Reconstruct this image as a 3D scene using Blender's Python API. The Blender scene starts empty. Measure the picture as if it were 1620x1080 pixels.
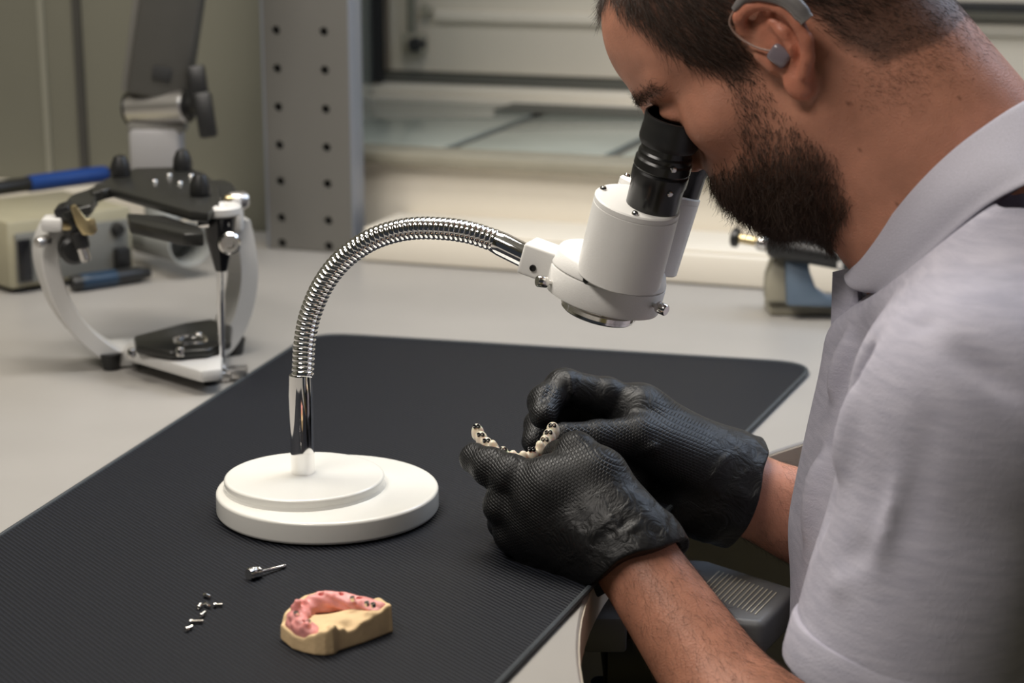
import bpy, bmesh, math, random
import numpy as np
from mathutils import Vector, Matrix
random.seed(4); RNG = np.random.default_rng(7)
C = bpy.context.scene.collection
T = 0.75                                   # bench height

# ------------------------------------------------------------------ camera, world, lights, exposure
FPX, PITCH, YAW, CH = 3000.0, math.radians(13.9), math.radians(19.0), 0.47
FW = np.array([-math.sin(YAW)*math.cos(PITCH), math.cos(YAW)*math.cos(PITCH), -math.sin(PITCH)])
RT = np.array([math.cos(YAW), math.sin(YAW), 0.0]); UP = np.cross(RT, FW)
CAM = np.array([0.0, 0.0, T+CH])
cd = bpy.data.cameras.new('camera'); cam = bpy.data.objects.new('camera', cd); C.objects.link(cam)
cam.matrix_world = Matrix(((RT[0], UP[0], -FW[0], CAM[0]), (RT[1], UP[1], -FW[1], CAM[1]), (RT[2], UP[2], -FW[2], CAM[2]), (0, 0, 0, 1)))
cd.sensor_width = 36.0; cd.lens = FPX/1620*36; cd.clip_start = 0.05
cd.dof.use_dof = True; cd.dof.focus_distance = 1.36; cd.dof.aperture_fstop = 6.3
S = bpy.context.scene; S.camera = cam
S.view_settings.view_transform = 'Standard'; S.view_settings.look = 'None'
S.view_settings.gamma = 1.0; S.view_settings.use_curve_mapping = False
S.view_settings.exposure = 0.28
w = bpy.data.worlds.new('world'); S.world = w; w.use_nodes = True
w.node_tree.nodes['Background'].inputs[0].default_value = (0.75, 0.85, 1.0, 1); w.node_tree.nodes['Background'].inputs[1].default_value = 0.03

def area(name, loc, target, sx, sy, power, col):
    l = bpy.data.lights.new(name, 'AREA'); l.shape = 'RECTANGLE'; l.size = sx; l.size_y = sy; l.energy = power; l.color = col
    o = bpy.data.objects.new(name, l); C.objects.link(o); o.location = loc
    o.rotation_euler = (Vector(target)-Vector(loc)).to_track_quat('-Z', 'Y').to_euler(); return o
area('ceiling_or_fill_light', (-0.95, 1.45, 2.40), (-0.95, 1.45, 0), 1.2, 0.35, 14, (1.0, 0.93, 0.82))
area('bench_lamp_light', (-0.60, 1.52, T+0.92), (-0.50, 1.28, T), 0.50, 0.16, 5.0, (1.0, 0.95, 0.88))
area('ceiling_or_fill_light', (-1.0, 0.15, 2.45), (-0.55, 1.0, 0.6), 1.2, 0.35, 20, (1.0, 0.93, 0.86))  # unseen fill added on the camera side to brighten face and shirt
area('window_light', (0.1, 2.05, T+0.95), (-0.4, 1.6, T), 0.9, 0.5, 6.5, (0.66, 0.79, 1.0))

# ------------------------------------------------------------------ helpers: pixel -> point
def ray(x, y): return FW + RT*((x-810)/FPX) - UP*((y-540)/FPX)
def at(x, y, Y):
    d = ray(x, y); return CAM + d*((Y-CAM[1])/d[1])
def tb(x, y, z=0.0):
    d = ray(x, y); return CAM + d*((T+z-CAM[2])/d[2])
def dp(x, y, D): return CAM + ray(x, y)*D
V = lambda p: Vector((float(p[0]), float(p[1]), float(p[2])))

# ------------------------------------------------------------------ materials
def mat(name, col, rough=0.5, metal=0.0, bump=0.0, bscale=200.0, var=0.0, vscale=30.0, spec=None, coat=0.0, sss=0.0, trans=0.0, stretch=None):
    m = bpy.data.materials.new(name); m.use_nodes = True; nt = m.node_tree; b = nt.nodes['Principled BSDF']
    b.inputs['Base Color'].default_value = (*col, 1); b.inputs['Roughness'].default_value = rough; b.inputs['Metallic'].default_value = metal
    if spec is not None: b.inputs['Specular IOR Level'].default_value = spec
    if coat: b.inputs['Coat Weight'].default_value = coat; b.inputs['Coat Roughness'].default_value = 0.1
    if sss:
        b.inputs['Subsurface Weight'].default_value = sss; b.inputs['Subsurface Radius'].default_value = (1, 0.35, 0.2); b.inputs['Subsurface Scale'].default_value = 0.006
    if trans: b.inputs['Transmission Weight'].default_value = trans
    tc = nt.nodes.new('ShaderNodeTexCoord'); src = tc.outputs['Object']
    if stretch:
        mp = nt.nodes.new('ShaderNodeMapping'); mp.inputs['Scale'].default_value = stretch; nt.links.new(src, mp.inputs[0]); src = mp.outputs[0]
    if var:
        n = nt.nodes.new('ShaderNodeTexNoise'); n.inputs['Scale'].default_value = vscale; n.inputs['Detail'].default_value = 6; nt.links.new(src, n.inputs['Vector'])
        r = nt.nodes.new('ShaderNodeMapRange'); r.inputs[1].default_value = 0.3; r.inputs[2].default_value = 0.7; r.inputs[3].default_value = 1-var; r.inputs[4].default_value = 1+var
        nt.links.new(n.outputs[0], r.inputs[0])
        mx = nt.nodes.new('ShaderNodeVectorMath'); mx.operation = 'SCALE'; mx.inputs[0].default_value = col; nt.links.new(r.outputs[0], mx.inputs['Scale'])
        nt.links.new(mx.outputs[0], b.inputs['Base Color'])
    if bump:
        n = nt.nodes.new('ShaderNodeTexNoise'); n.inputs['Scale'].default_value = bscale; n.inputs['Detail'].default_value = 4; nt.links.new(src, n.inputs['Vector'])
        bp = nt.nodes.new('ShaderNodeBump'); bp.inputs['Strength'].default_value = 1.0; bp.inputs['Distance'].default_value = bump; nt.links.new(n.outputs[0], bp.inputs['Height'])
        nt.links.new(bp.outputs[0], b.inputs['Normal'])
    m['b'] = 1
    return m
def nodes(m): return m.node_tree, m.node_tree.nodes['Principled BSDF']

M = {}
M['bench'] = mat('bench_laminate', (0.335, 0.32, 0.30), 0.36, var=0.05, vscale=6, bump=0.00004, bscale=400)
M['bench_edge'] = mat('edge_band', (0.62, 0.55, 0.45), 0.45)
M['wall'] = mat('wall_paint', (0.17, 0.167, 0.13), 0.7, bump=0.0002, bscale=120, var=0.05, vscale=3)
M['cream'] = mat('cream_panel', (0.76, 0.71, 0.615), 0.5, var=0.04, vscale=4)
M['cream_dark'] = mat('dark_cream_trim', (0.30, 0.28, 0.22), 0.6, var=0.05)  # darker cream for nosing, latch and knob
M['ledge'] = mat('green_grey_ledge_glass', (0.32, 0.345, 0.305), 0.13, var=0.10, vscale=7, spec=0.6)
M['ledge_joint'] = mat('ledge_joint', (0.10, 0.10, 0.085), 0.7)
M['floor'] = mat('olive_floor', (0.30, 0.26, 0.10), 0.6, var=0.1, vscale=8)
M['ceiling'] = mat('ceiling_white', (0.6, 0.6, 0.58), 0.9)
M['steel_grey'] = mat('grey_powder_coat', (0.145, 0.14, 0.127), 0.45, bump=0.00005, bscale=900)
M['dark_hole'] = mat('dark_inside', (0.02, 0.02, 0.02), 0.8)
M['arm_grey'] = mat('arm_grey', (0.062, 0.060, 0.054), 0.45, var=0.05)
M['alu'] = mat('satin_aluminium', (0.62, 0.60, 0.58), 0.34, 1.0, bump=0.00003, bscale=800)
M['alu_white'] = mat('painted_aluminium', (0.58, 0.57, 0.55), 0.42)
M['blue_reflection'] = mat('dark_blue_reflection', (0.01, 0.03, 0.06), 0.35)
M['black_plastic'] = mat('black_plastic', (0.012, 0.012, 0.012), 0.38)
M['black_metal'] = mat('black_anodised', (0.022, 0.022, 0.02), 0.33, 0.2, bump=0.00003, bscale=700)
M['black_gloss'] = mat('black_gloss', (0.008, 0.008, 0.009), 0.20)
M['black_satin'] = mat('black_satin_metal', (0.007, 0.007, 0.007), 0.27)
M['block_grey'] = mat('light_grey_block', (0.30, 0.295, 0.30), 0.45)
M['rubber'] = mat('black_rubber', (0.01, 0.01, 0.01), 0.42)
M['chrome'] = mat('chrome', (0.86, 0.85, 0.84), 0.045, 1.0)
M['steel'] = mat('polished_steel', (0.72, 0.70, 0.67), 0.16, 1.0)
M['brass'] = mat('brass', (0.62, 0.50, 0.28), 0.35, 1.0)
M['white_enamel'] = mat('white_enamel', (0.73, 0.72, 0.675), 0.22, coat=0.25, bump=0.000035, bscale=700)
M['white_matte'] = mat('white_cast_enamel', (0.76, 0.75, 0.72), 0.36, bump=0.00010, bscale=900)
M['box_cream'] = mat('device_cream', (0.34, 0.315, 0.22), 0.5, var=0.05)
M['box_grey'] = mat('device_grey', (0.17, 0.17, 0.155), 0.45)
M['blue'] = mat('blue_plastic', (0.006, 0.045, 0.22), 0.35)
M['hood_grey'] = mat('hood_plastic', (0.30, 0.31, 0.30), 0.45)
M['tool_blue'] = mat('blue_grey_cast', (0.10, 0.14, 0.19), 0.45)
M['tool_olive'] = mat('khaki_cast', (0.27, 0.25, 0.19), 0.5)
M['rest_grey'] = mat('grey_abs', (0.14, 0.142, 0.147), 0.40, bump=0.00006, bscale=1200)
M['slot'] = mat('pale_slot', (0.52, 0.49, 0.40), 0.5)
M['plaster'] = mat('yellow_plaster', (0.72, 0.52, 0.29), 0.75, bump=0.00025, bscale=350, var=0.10, vscale=60)
M['gum'] = mat('pink_gum', (0.74, 0.30, 0.28), 0.38, bump=0.0004, bscale=260, var=0.22, vscale=130, sss=0.2)
M['ivory'] = mat('ivory_ceramic', (0.86, 0.77, 0.61), 0.16, sss=0.25, coat=0.3)
M['trouser'] = mat('dark_trousers', (0.012, 0.012, 0.014), 0.8, bump=0.0003, bscale=600)
M['hair'] = mat('dark_brown_hair', (0.036, 0.022, 0.015), 0.45, spec=0.25)
M['beard'] = mat('beard_hair', (0.045, 0.025, 0.016), 0.45, spec=0.3)
M['armhair'] = mat('arm_hair', (0.03, 0.016, 0.010), 0.5)
M['aid'] = mat('silver_grey_plastic', (0.22, 0.205, 0.20), 0.33, 0.3)
M['mould'] = mat('clear_purple_acrylic', (0.26, 0.22, 0.25), 0.10, coat=0.5, trans=0.3)
M['tube'] = mat('clear_tube', (0.48, 0.33, 0.27), 0.15, trans=0.5)
M['thread'] = mat('stitch_thread', (0.035, 0.042, 0.048), 0.6, bump=0.0006, bscale=900)
M['button'] = mat('shirt_button', (0.5, 0.48, 0.5), 0.3)

# ribbed rubber mat
m = M['mat'] = mat('ribbed_black_rubber', (0.0096, 0.0110, 0.0155), 0.55, spec=0.20); nt, b = nodes(m)  # bluish base colour takes in the window's blue sheen
tc = nt.nodes.new('ShaderNodeTexCoord'); mp = nt.nodes.new('ShaderNodeMapping'); mp.inputs['Rotation'].default_value = (0, 0, math.radians(-56)); nt.links.new(tc.outputs['Object'], mp.inputs[0])
wv = nt.nodes.new('ShaderNodeTexWave'); wv.bands_direction = 'X'; wv.inputs['Scale'].default_value = 92; wv.inputs['Distortion'].default_value = 0.25; wv.inputs['Detail'].default_value = 1; nt.links.new(mp.outputs[0], wv.inputs[0])
wx = nt.nodes.new('ShaderNodeTexWave'); wx.bands_direction = 'Y'; wx.inputs['Scale'].default_value = 330; nt.links.new(mp.outputs[0], wx.inputs[0])
ad = nt.nodes.new('ShaderNodeMath'); ad.operation = 'MULTIPLY_ADD'; ad.inputs[1].default_value = 0.12; nt.links.new(wx.outputs[1], ad.inputs[0]); nt.links.new(wv.outputs[1], ad.inputs[2])
bp = nt.nodes.new('ShaderNodeBump'); bp.inputs['Distance'].default_value = 0.0008; bp.inputs['Strength'].default_value = 0.8; nt.links.new(ad.outputs[0], bp.inputs['Height']); nt.links.new(bp.outputs[0], b.inputs['Normal'])
cr = nt.nodes.new('ShaderNodeMapRange'); cr.inputs[3].default_value = 0.45; cr.inputs[4].default_value = 1.5; nt.links.new(wv.outputs[1], cr.inputs[0])
sc = nt.nodes.new('ShaderNodeVectorMath'); sc.operation = 'SCALE'; sc.inputs[0].default_value = (0.0096, 0.0110, 0.0155); nt.links.new(cr.outputs[0], sc.inputs['Scale']); nt.links.new(sc.outputs[0], b.inputs['Base Color'])

# skin: colour from a vertex attribute (hair roots, lips, ear flush), fine noise
m = M['skin'] = mat('skin', (0.42, 0.21, 0.14), 0.48, sss=0.12, spec=0.4); nt, b = nodes(m)
tc = nt.nodes.new('ShaderNodeTexCoord')
a = nt.nodes.new('ShaderNodeVertexColor'); a.layer_name = 'tint'
n = nt.nodes.new('ShaderNodeTexNoise'); n.inputs['Scale'].default_value = 45; n.inputs['Detail'].default_value = 8; nt.links.new(tc.outputs['Object'], n.inputs['Vector'])
r = nt.nodes.new('ShaderNodeMapRange'); r.inputs[1].default_value = 0.3; r.inputs[2].default_value = 0.7; r.inputs[3].default_value = 0.84; r.inputs[4].default_value = 1.16; nt.links.new(n.outputs[0], r.inputs[0])
sc = nt.nodes.new('ShaderNodeVectorMath'); sc.operation = 'SCALE'; nt.links.new(a.outputs[0], sc.inputs[0]); nt.links.new(r.outputs[0], sc.inputs['Scale']); nt.links.new(sc.outputs[0], b.inputs['Base Color'])
n2 = nt.nodes.new('ShaderNodeTexVoronoi'); n2.inputs['Scale'].default_value = 700; nt.links.new(tc.outputs['Object'], n2.inputs['Vector'])
bp = nt.nodes.new('ShaderNodeBump'); bp.inputs['Distance'].default_value = 0.00025; bp.inputs['Strength'].default_value = 0.6; nt.links.new(n2.outputs[0], bp.inputs['Height']); nt.links.new(bp.outputs[0], b.inputs['Normal'])

# heathered pique shirt
m = M['shirt'] = mat('heather_grey_pique', (0.38, 0.355, 0.385), 0.85, spec=0.2); nt, b = nodes(m)
tc = nt.nodes.new('ShaderNodeTexCoord'); mp = nt.nodes.new('ShaderNodeMapping'); mp.inputs['Scale'].default_value = (14, 14, 90); nt.links.new(tc.outputs['Object'], mp.inputs[0])
n = nt.nodes.new('ShaderNodeTexNoise'); n.inputs['Scale'].default_value = 3.0; n.inputs['Detail'].default_value = 6; nt.links.new(mp.outputs[0], n.inputs['Vector'])
rp = nt.nodes.new('ShaderNodeValToRGB'); rp.color_ramp.elements[0].position = 0.3; rp.color_ramp.elements[0].color = (0.405, 0.395, 0.47, 1); rp.color_ramp.elements[1].position = 0.7; rp.color_ramp.elements[1].color = (0.505, 0.49, 0.565, 1)
nt.links.new(n.outputs[0], rp.inputs[0]); nt.links.new(rp.outputs[0], b.inputs['Base Color'])
v = nt.nodes.new('ShaderNodeTexVoronoi'); v.inputs['Scale'].default_value = 900; nt.links.new(tc.outputs['Object'], v.inputs['Vector'])
bp = nt.nodes.new('ShaderNodeBump'); bp.inputs['Distance'].default_value = 0.0004; bp.inputs['Strength'].default_value = 0.5; nt.links.new(v.outputs[0], bp.inputs['Height']); nt.links.new(bp.outputs[0], b.inputs['Normal'])

# nitrile glove with fish-scale grip where the 'grip' attribute says so
m = M['glove'] = mat('black_nitrile', (0.004, 0.004, 0.0045), 0.44, spec=0.32); nt, b = nodes(m)
tc = nt.nodes.new('ShaderNodeTexCoord'); mp = nt.nodes.new('ShaderNodeMapping'); mp.inputs['Rotation'].default_value = (math.radians(-90), 0, 0); nt.links.new(tc.outputs['Object'], mp.inputs[0])
mp2 = nt.nodes.new('ShaderNodeMapping'); mp2.inputs['Rotation'].default_value = (0, 0, math.radians(28)); nt.links.new(mp.outputs[0], mp2.inputs[0])
br = nt.nodes.new('ShaderNodeTexBrick'); br.inputs['Scale'].default_value = 1.0; br.inputs['Brick Width'].default_value = 0.0026; br.inputs['Row Height'].default_value = 0.0019; br.inputs['Mortar Size'].default_value = 0.0006; br.inputs['Mortar Smooth'].default_value = 1.0
br.inputs['Color1'].default_value = (1, 1, 1, 1); br.inputs['Color2'].default_value = (1, 1, 1, 1); br.inputs['Mortar'].default_value = (0, 0, 0, 1)
nt.links.new(mp2.outputs[0], br.inputs['Vector'])
g = nt.nodes.new('ShaderNodeAttribute'); g.attribute_name = 'grip'
mu = nt.nodes.new('ShaderNodeMath'); mu.operation = 'MULTIPLY'; nt.links.new(br.outputs['Color'], mu.inputs[0]); nt.links.new(g.outputs['Fac'], mu.inputs[1])
n = nt.nodes.new('ShaderNodeTexNoise'); n.inputs['Scale'].default_value = 90; n.inputs['Detail'].default_value = 3; n.inputs['Distortion'].default_value = 1.2; nt.links.new(tc.outputs['Object'], n.inputs['Vector'])
n3 = nt.nodes.new('ShaderNodeTexNoise'); n3.inputs['Scale'].default_value = 42; n3.inputs['Detail'].default_value = 5; n3.inputs['Distortion'].default_value = 2.5; nt.links.new(tc.outputs['Object'], n3.inputs['Vector'])
rdg = nt.nodes.new('ShaderNodeMath'); rdg.operation = 'SUBTRACT'; rdg.inputs[1].default_value = 0.5; nt.links.new(n3.outputs[0], rdg.inputs[0])
rab = nt.nodes.new('ShaderNodeMath'); rab.operation = 'ABSOLUTE'; nt.links.new(rdg.outputs[0], rab.inputs[0])
inv = nt.nodes.new('ShaderNodeMath'); inv.operation = 'SUBTRACT'; inv.inputs[0].default_value = 1.0; nt.links.new(g.outputs['Fac'], inv.inputs[1])
wr_ = nt.nodes.new('ShaderNodeMath'); wr_.operation = 'MULTIPLY'; nt.links.new(rab.outputs[0], wr_.inputs[0]); nt.links.new(inv.outputs[0], wr_.inputs[1])
wr2 = nt.nodes.new('ShaderNodeMath'); wr2.operation = 'MULTIPLY_ADD'; wr2.inputs[1].default_value = 7.0; nt.links.new(wr_.outputs[0], wr2.inputs[0]); nt.links.new(mu.outputs[0], wr2.inputs[2]); mu = wr2
ad = nt.nodes.new('ShaderNodeMath'); ad.operation = 'MULTIPLY_ADD'; ad.inputs[1].default_value = 0.9; nt.links.new(n.outputs[0], ad.inputs[0]); nt.links.new(mu.outputs[0], ad.inputs[2])
bp = nt.nodes.new('ShaderNodeBump'); bp.inputs['Distance'].default_value = 0.00036; bp.inputs['Strength'].default_value = 0.8; nt.links.new(ad.outputs[0], bp.inputs['Height']); nt.links.new(bp.outputs[0], b.inputs['Normal'])

# ------------------------------------------------------------------ helpers: meshes
def link(name, me, m, parent=None):
    o = bpy.data.objects.new(name, me); C.objects.link(o)
    if m is not None and not me.materials: me.materials.append(m)
    if parent is not None:
        o.parent = parent; o.matrix_parent_inverse = parent.matrix_world.inverted() if parent.type != 'EMPTY' else Matrix.Translation(parent.location).inverted()
    return o
def obj(name, bm, m, parent=None, smooth=True, bevel=0.0, seg=2, angle=40):
    bmesh.ops.recalc_face_normals(bm, faces=bm.faces)
    if bevel:
        es = [e for e in bm.edges if len(e.link_faces) == 2 and e.calc_face_angle(0) > math.radians(30)]
        bmesh.ops.bevel(bm, geom=es, offset=bevel, segments=seg, affect='EDGES', profile=0.5, clamp_overlap=True)
    me = bpy.data.meshes.new(name); bm.to_mesh(me); bm.free()
    if smooth:
        me.polygons.foreach_set('use_smooth', [True]*len(me.polygons))
        try: me.set_sharp_from_angle(angle=math.radians(angle))
        except Exception: pass
    return link(name, me, m, parent)
def empty(name, loc, label, cat, group=None):
    o = bpy.data.objects.new(name, None); C.objects.link(o); o.location = V(loc); o.empty_display_size = 0.02
    return tag(o, label, cat, group)
def tag(o, label=None, cat=None, group=None, kind=None):
    if label: o['label'] = label
    if cat: o['category'] = cat
    if group: o['group'] = group
    if kind: o['kind'] = kind
    return o
def frame(a):
    a = V(a).normalized(); r = Vector((0, 0, 1)) if abs(a.z) < 0.9 else Vector((1, 0, 0))
    x = r.cross(a).normalized(); return x, a.cross(x), a
def lathe(bm, o, axis, prof, n=48, xdir=None, sx=1.0, wob=None):
    x, y, a = frame(axis)
    if xdir is not None:
        x = V(xdir); x = (x-a*x.dot(a)).normalized(); y = a.cross(x)
    o = V(o); rings = []
    for (r, h) in prof:
        if r < 1e-7: rings.append([bm.verts.new(o+a*h)])
        else: rings.append([bm.verts.new(o+a*h+(x*math.cos(2*math.pi*i/n)*sx+y*math.sin(2*math.pi*i/n))*r*(1 if wob is None else wob(i))) for i in range(n)])
    for p, q in zip(rings, rings[1:]):
        for i in range(n):
            j = (i+1) % n
            if len(p) == 1 and len(q) == 1: continue
            if len(p) == 1: bm.faces.new((p[0], q[i], q[j]))
            elif len(q) == 1: bm.faces.new((p[i], p[j], q[0]))
            else: bm.faces.new((p[i], p[j], q[j], q[i]))
    return bm
def cyl(bm, a, b, r, r2=None, n=24, c=0.15):
    a = V(a); b = V(b); L = (b-a).length; r2 = r if r2 is None else r2; e = min(c*min(r, r2), L*0.3)
    return lathe(bm, a, b-a, [(0, 0), (r-e, 0), (r, e), (r2, L-e), (r2-e, L), (0, L)], n)
def box(bm, c, sx, sy, sz, R=None):
    R = R or Matrix.Identity(3); vs = []
    for dx in (-1, 1):
        for dy in (-1, 1):
            for dz in (-1, 1): vs.append(bm.verts.new(V(c)+R @ Vector((dx*sx/2, dy*sy/2, dz*sz/2))))
    for f in ((0, 1, 3, 2), (4, 6, 7, 5), (0, 4, 5, 1), (2, 3, 7, 6), (0, 2, 6, 4), (1, 5, 7, 3)): bm.faces.new([vs[i] for i in f])
    return bm
def prism(bm, pts, d):
    d = V(d); A = [bm.verts.new(V(p)) for p in pts]; B = [bm.verts.new(V(p)+d) for p in pts]; n = len(pts)
    bm.faces.new(A); bm.faces.new(B[::-1])
    for i in range(n): bm.faces.new((A[i], B[i], B[(i+1) % n], A[(i+1) % n]))
    return bm
def catmull(P, n):
    P = np.asarray(P, float); out = []
    Q = np.vstack([2*P[0]-P[1], P, 2*P[-1]-P[-2]])
    for i in range(1, len(Q)-2):
        for t in np.linspace(0, 1, n, endpoint=False):
            a, b, c, d = Q[i-1:i+3]
            out.append(0.5*(2*b+(c-a)*t+(2*a-5*b+4*c-d)*t*t+(3*b-3*c+d-a)*t**3))
    out.append(P[-1]); return np.array(out)
def resample(P, n):
    P = np.asarray(P); s = np.r_[0, np.cumsum(np.linalg.norm(np.diff(P, axis=0), axis=1))]; u = np.linspace(0, s[-1], n)
    return np.stack([np.interp(u, s, P[:, k]) for k in range(3)], 1), s[-1]
def sweep(bm, P, rad, n=16, cap=True, sec=None, upv=(0, 1, 0)):
    """tube along P (N,3); rad(i) radius; sec = list of (u,v) for a custom section in the frame (side, up)"""
    P = [V(p) for p in P]; rings = []; up = V(upv)
    for i, p in enumerate(P):
        t = (P[min(i+1, len(P)-1)]-P[max(i-1, 0)]).normalized(); x = up.cross(t).normalized(); y = t.cross(x)
        r = rad(i) if callable(rad) else rad
        if sec: rings.append([bm.verts.new(p+x*u*r+y*v*r) for u, v in sec])
        else: rings.append([bm.verts.new(p+(x*math.cos(2*math.pi*k/n)+y*math.sin(2*math.pi*k/n))*r) for k in range(n)])
    for a, b in zip(rings, rings[1:]):
        for k in range(len(a)): bm.faces.new((a[k], a[(k+1) % len(a)], b[(k+1) % len(a)], b[k]))
    if cap: bm.faces.new(rings[0][::-1]); bm.faces.new(rings[-1])
    return bm
BM = bmesh.new

# ------------------------------------------------------------------ helpers: signed-distance bodies -> one continuous mesh (surface nets)
F32 = np.float32
def cone(p, a, b, ra, rb):
    a = np.asarray(a, F32); b = np.asarray(b, F32); ab = b-a; q = p-a
    t = np.clip(q @ ab/F32(ab @ ab), 0, 1); d = q-t[:, None]*ab
    return np.sqrt(np.einsum('ij,ij->i', d, d))-(F32(ra)+F32(rb-ra)*t)
def ell(p, c, r, R=None):
    q = p-np.asarray(c, F32)
    if R is not None: q = q @ np.asarray(R, F32)          # columns of R = local axes
    r = np.asarray(r, F32); k0 = np.linalg.norm(q/r, axis=1); k1 = np.linalg.norm(q/(r*r), axis=1)+F32(1e-9)
    return k0*(k0-1)/k1
def smin(a, b, k):
    h = np.maximum(F32(k)-np.abs(a-b), 0)/F32(k); return np.minimum(a, b)-h*h*F32(k*0.25)
def smax(a, b, k): return -smin(-a, -b, k)
def sdf_mesh(f, lo, hi, h, K=4):
    lo = np.asarray(lo, F32); n = (np.ceil((np.asarray(hi)-lo)/h/K).astype(int)+1)*K
    cn = n//K+1
    cx = [lo[k]+np.arange(cn[k], dtype=F32)*h*K for k in range(3)]
    g = np.stack(np.meshgrid(*cx, indexing='ij'), -1).reshape(-1, 3).astype(F32)
    cv = f(g).astype(F32).reshape(cn)
    idx = [np.minimum((np.arange(n[k])+K//2)//K, cn[k]-1) for k in range(3)]
    val = cv[np.ix_(*idx)]
    act = np.argwhere(np.abs(val) < h*K*1.75)
    vv = val[tuple(act.T)]
    for s in range(0, len(act), 400000):
        a = act[s:s+400000]; vv[s:s+400000] = f(lo+a.astype(F32)*F32(h))
    val[tuple(act.T)] = vv
    ins = val < 0
    cnt = np.zeros(tuple(n-1), np.int8)
    for dx in (0, 1):
        for dy in (0, 1):
            for dz in (0, 1): cnt += ins[dx:n[0]-1+dx, dy:n[1]-1+dy, dz:n[2]-1+dz]
    cells = np.argwhere((cnt > 0) & (cnt < 8)); vid = np.full(tuple(n-1), -1, np.int32); vid[tuple(cells.T)] = np.arange(len(cells))
    acc = np.zeros((len(cells), 3)); num = np.zeros(len(cells))
    cor = [(x, y, z) for x in (0, 1) for y in (0, 1) for z in (0, 1)]
    cvv = {c: val[cells[:, 0]+c[0], cells[:, 1]+c[1], cells[:, 2]+c[2]] for c in cor}
    for c in cor:
        for k in range(3):
            if c[k] == 0:
                d = list(c); d[k] = 1; d = tuple(d); A, B = cvv[c], cvv[d]; x = (A < 0) != (B < 0)
                t = np.where(x, A/np.where(x, A-B, 1), 0); pos = np.tile(np.array(c, float), (len(cells), 1)); pos[:, k] = t
                acc[x] += pos[x]; num[x] += 1
    vert = lo+(cells+acc/num[:, None])*h
    faces = []
    for k in range(3):
        u, v = (k+1) % 3, (k+2) % 3
        sl0 = [slice(None)]*3; sl1 = [slice(None)]*3; sl0[k] = slice(0, n[k]-1); sl1[k] = slice(1, n[k])
        A = ins[tuple(sl0)]; B = ins[tuple(sl1)]; e = np.argwhere(A != B)
        e = e[(e[:, u] > 0) & (e[:, v] > 0) & (e[:, u] < n[u]-1) & (e[:, v] < n[v]-1)]
        q = []
        for du, dv in ((-1, -1), (0, -1), (0, 0), (-1, 0)):
            c = e.copy(); c[:, u] += du; c[:, v] += dv; q.append(vid[tuple(c.T)])
        q = np.stack(q, 1); fl = ~A[tuple(e.T)]; q[fl] = q[fl][:, ::-1]; faces.append(q)
    return vert, np.vstack(faces)
def relax(v, f, it=2, lam=0.5):
    for _ in range(it):
        s = np.zeros_like(v); c = np.zeros(len(v))
        for i in range(4):
            a, b = f[:, i], f[:, (i+1) % 4]
            np.add.at(s, a, v[b]); np.add.at(c, a, 1)
        v = v+lam*(s/np.maximum(c, 1)[:, None]-v)
    return v
def np_mesh(name, v, f):
    me = bpy.data.meshes.new(name); me.vertices.add(len(v)); me.vertices.foreach_set('co', np.asarray(v, np.float32).ravel())
    k = f.shape[1]; me.loops.add(len(f)*k); me.loops.foreach_set('vertex_index', f.astype(np.int32).ravel())
    me.polygons.add(len(f)); me.polygons.foreach_set('loop_start', np.arange(len(f), dtype=np.int32)*k)
    me.polygons.foreach_set('use_smooth', np.ones(len(f), bool)); me.update(); me.validate(); return me
def fattr(me, name, a):
    at_ = me.attributes.new(name, 'FLOAT', 'POINT'); at_.data.foreach_set('value', np.asarray(a, np.float32))
def cattr(me, name, a):
    at_ = me.color_attributes.new(name, 'FLOAT_COLOR', 'POINT'); at_.data.foreach_set('color', np.c_[a, np.ones(len(a))].astype(np.float32).ravel())
def noise3(p, s, seed=0):
    """cheap smooth pseudo-noise from rotated sines, about -1..1"""
    r = np.random.default_rng(seed); out = np.zeros(len(p), F32)
    for i in range(5):
        d = r.normal(size=3); d /= np.linalg.norm(d); out += np.sin((p @ d.astype(F32))*F32(s*(0.7+0.25*i))+F32(r.uniform(0, 6)))
    return out/3.0
def normals(v, f):
    n = np.cross(v[f[:, 2]]-v[f[:, 0]], v[f[:, 3]]-v[f[:, 1]]); vn = np.zeros_like(v)
    for i in range(4): np.add.at(vn, f[:, i], n)
    return vn/np.maximum(np.linalg.norm(vn, axis=1), 1e-12)[:, None]
def ss(x, a, b):
    t = np.clip((x-a)/(b-a), 0, 1); return t*t*(3-2*t)
def inpoly(x, y, poly):
    r = np.zeros(len(x), bool); n = len(poly)
    for i in range(n):
        x1, y1 = poly[i]; x2, y2 = poly[(i+1) % n]
        c = ((y1 > y) != (y2 > y)) & (x < (x2-x1)*(y-y1)/(y2-y1+1e-12)+x1); r ^= c
    return r
# ================================================================== THE ROOM
def struct(name, bm, m, parent=None, bevel=0.0, smooth=False, label=None):
    o = obj(name, bm, m, parent, smooth=smooth or bevel > 0, bevel=bevel); o['kind'] = 'structure'
    if label: o['label'] = label
    return o
def slab(name, x0, x1, y0, y1, z0, z1, m, parent=None, bevel=0.0, label=None, kind='structure'):
    o = obj(name, box(BM(), ((x0+x1)/2, (y0+y1)/2, (z0+z1)/2), x1-x0, y1-y0, z1-z0), m, parent, smooth=bevel > 0, bevel=bevel)
    if kind: o['kind'] = kind
    if label: o['label'] = label
    return o
slab('floor', -3.2, 2.6, -2.2, 3.4, -0.06, 0, M['floor'], label='dark olive floor under the bench')
slab('ceiling', -3.2, 2.6, -2.2, 3.4, 2.62, 2.68, M['ceiling'], label='white ceiling above the workroom')
slab('wall_left', -2.30, -2.22, -2.2, 3.4, 0, 2.62, M['wall'], label='plain painted side wall beyond the bench')
YL = 2.28                                   # face of the back wall
LX = -1.060                                 # left end of the recess
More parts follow.
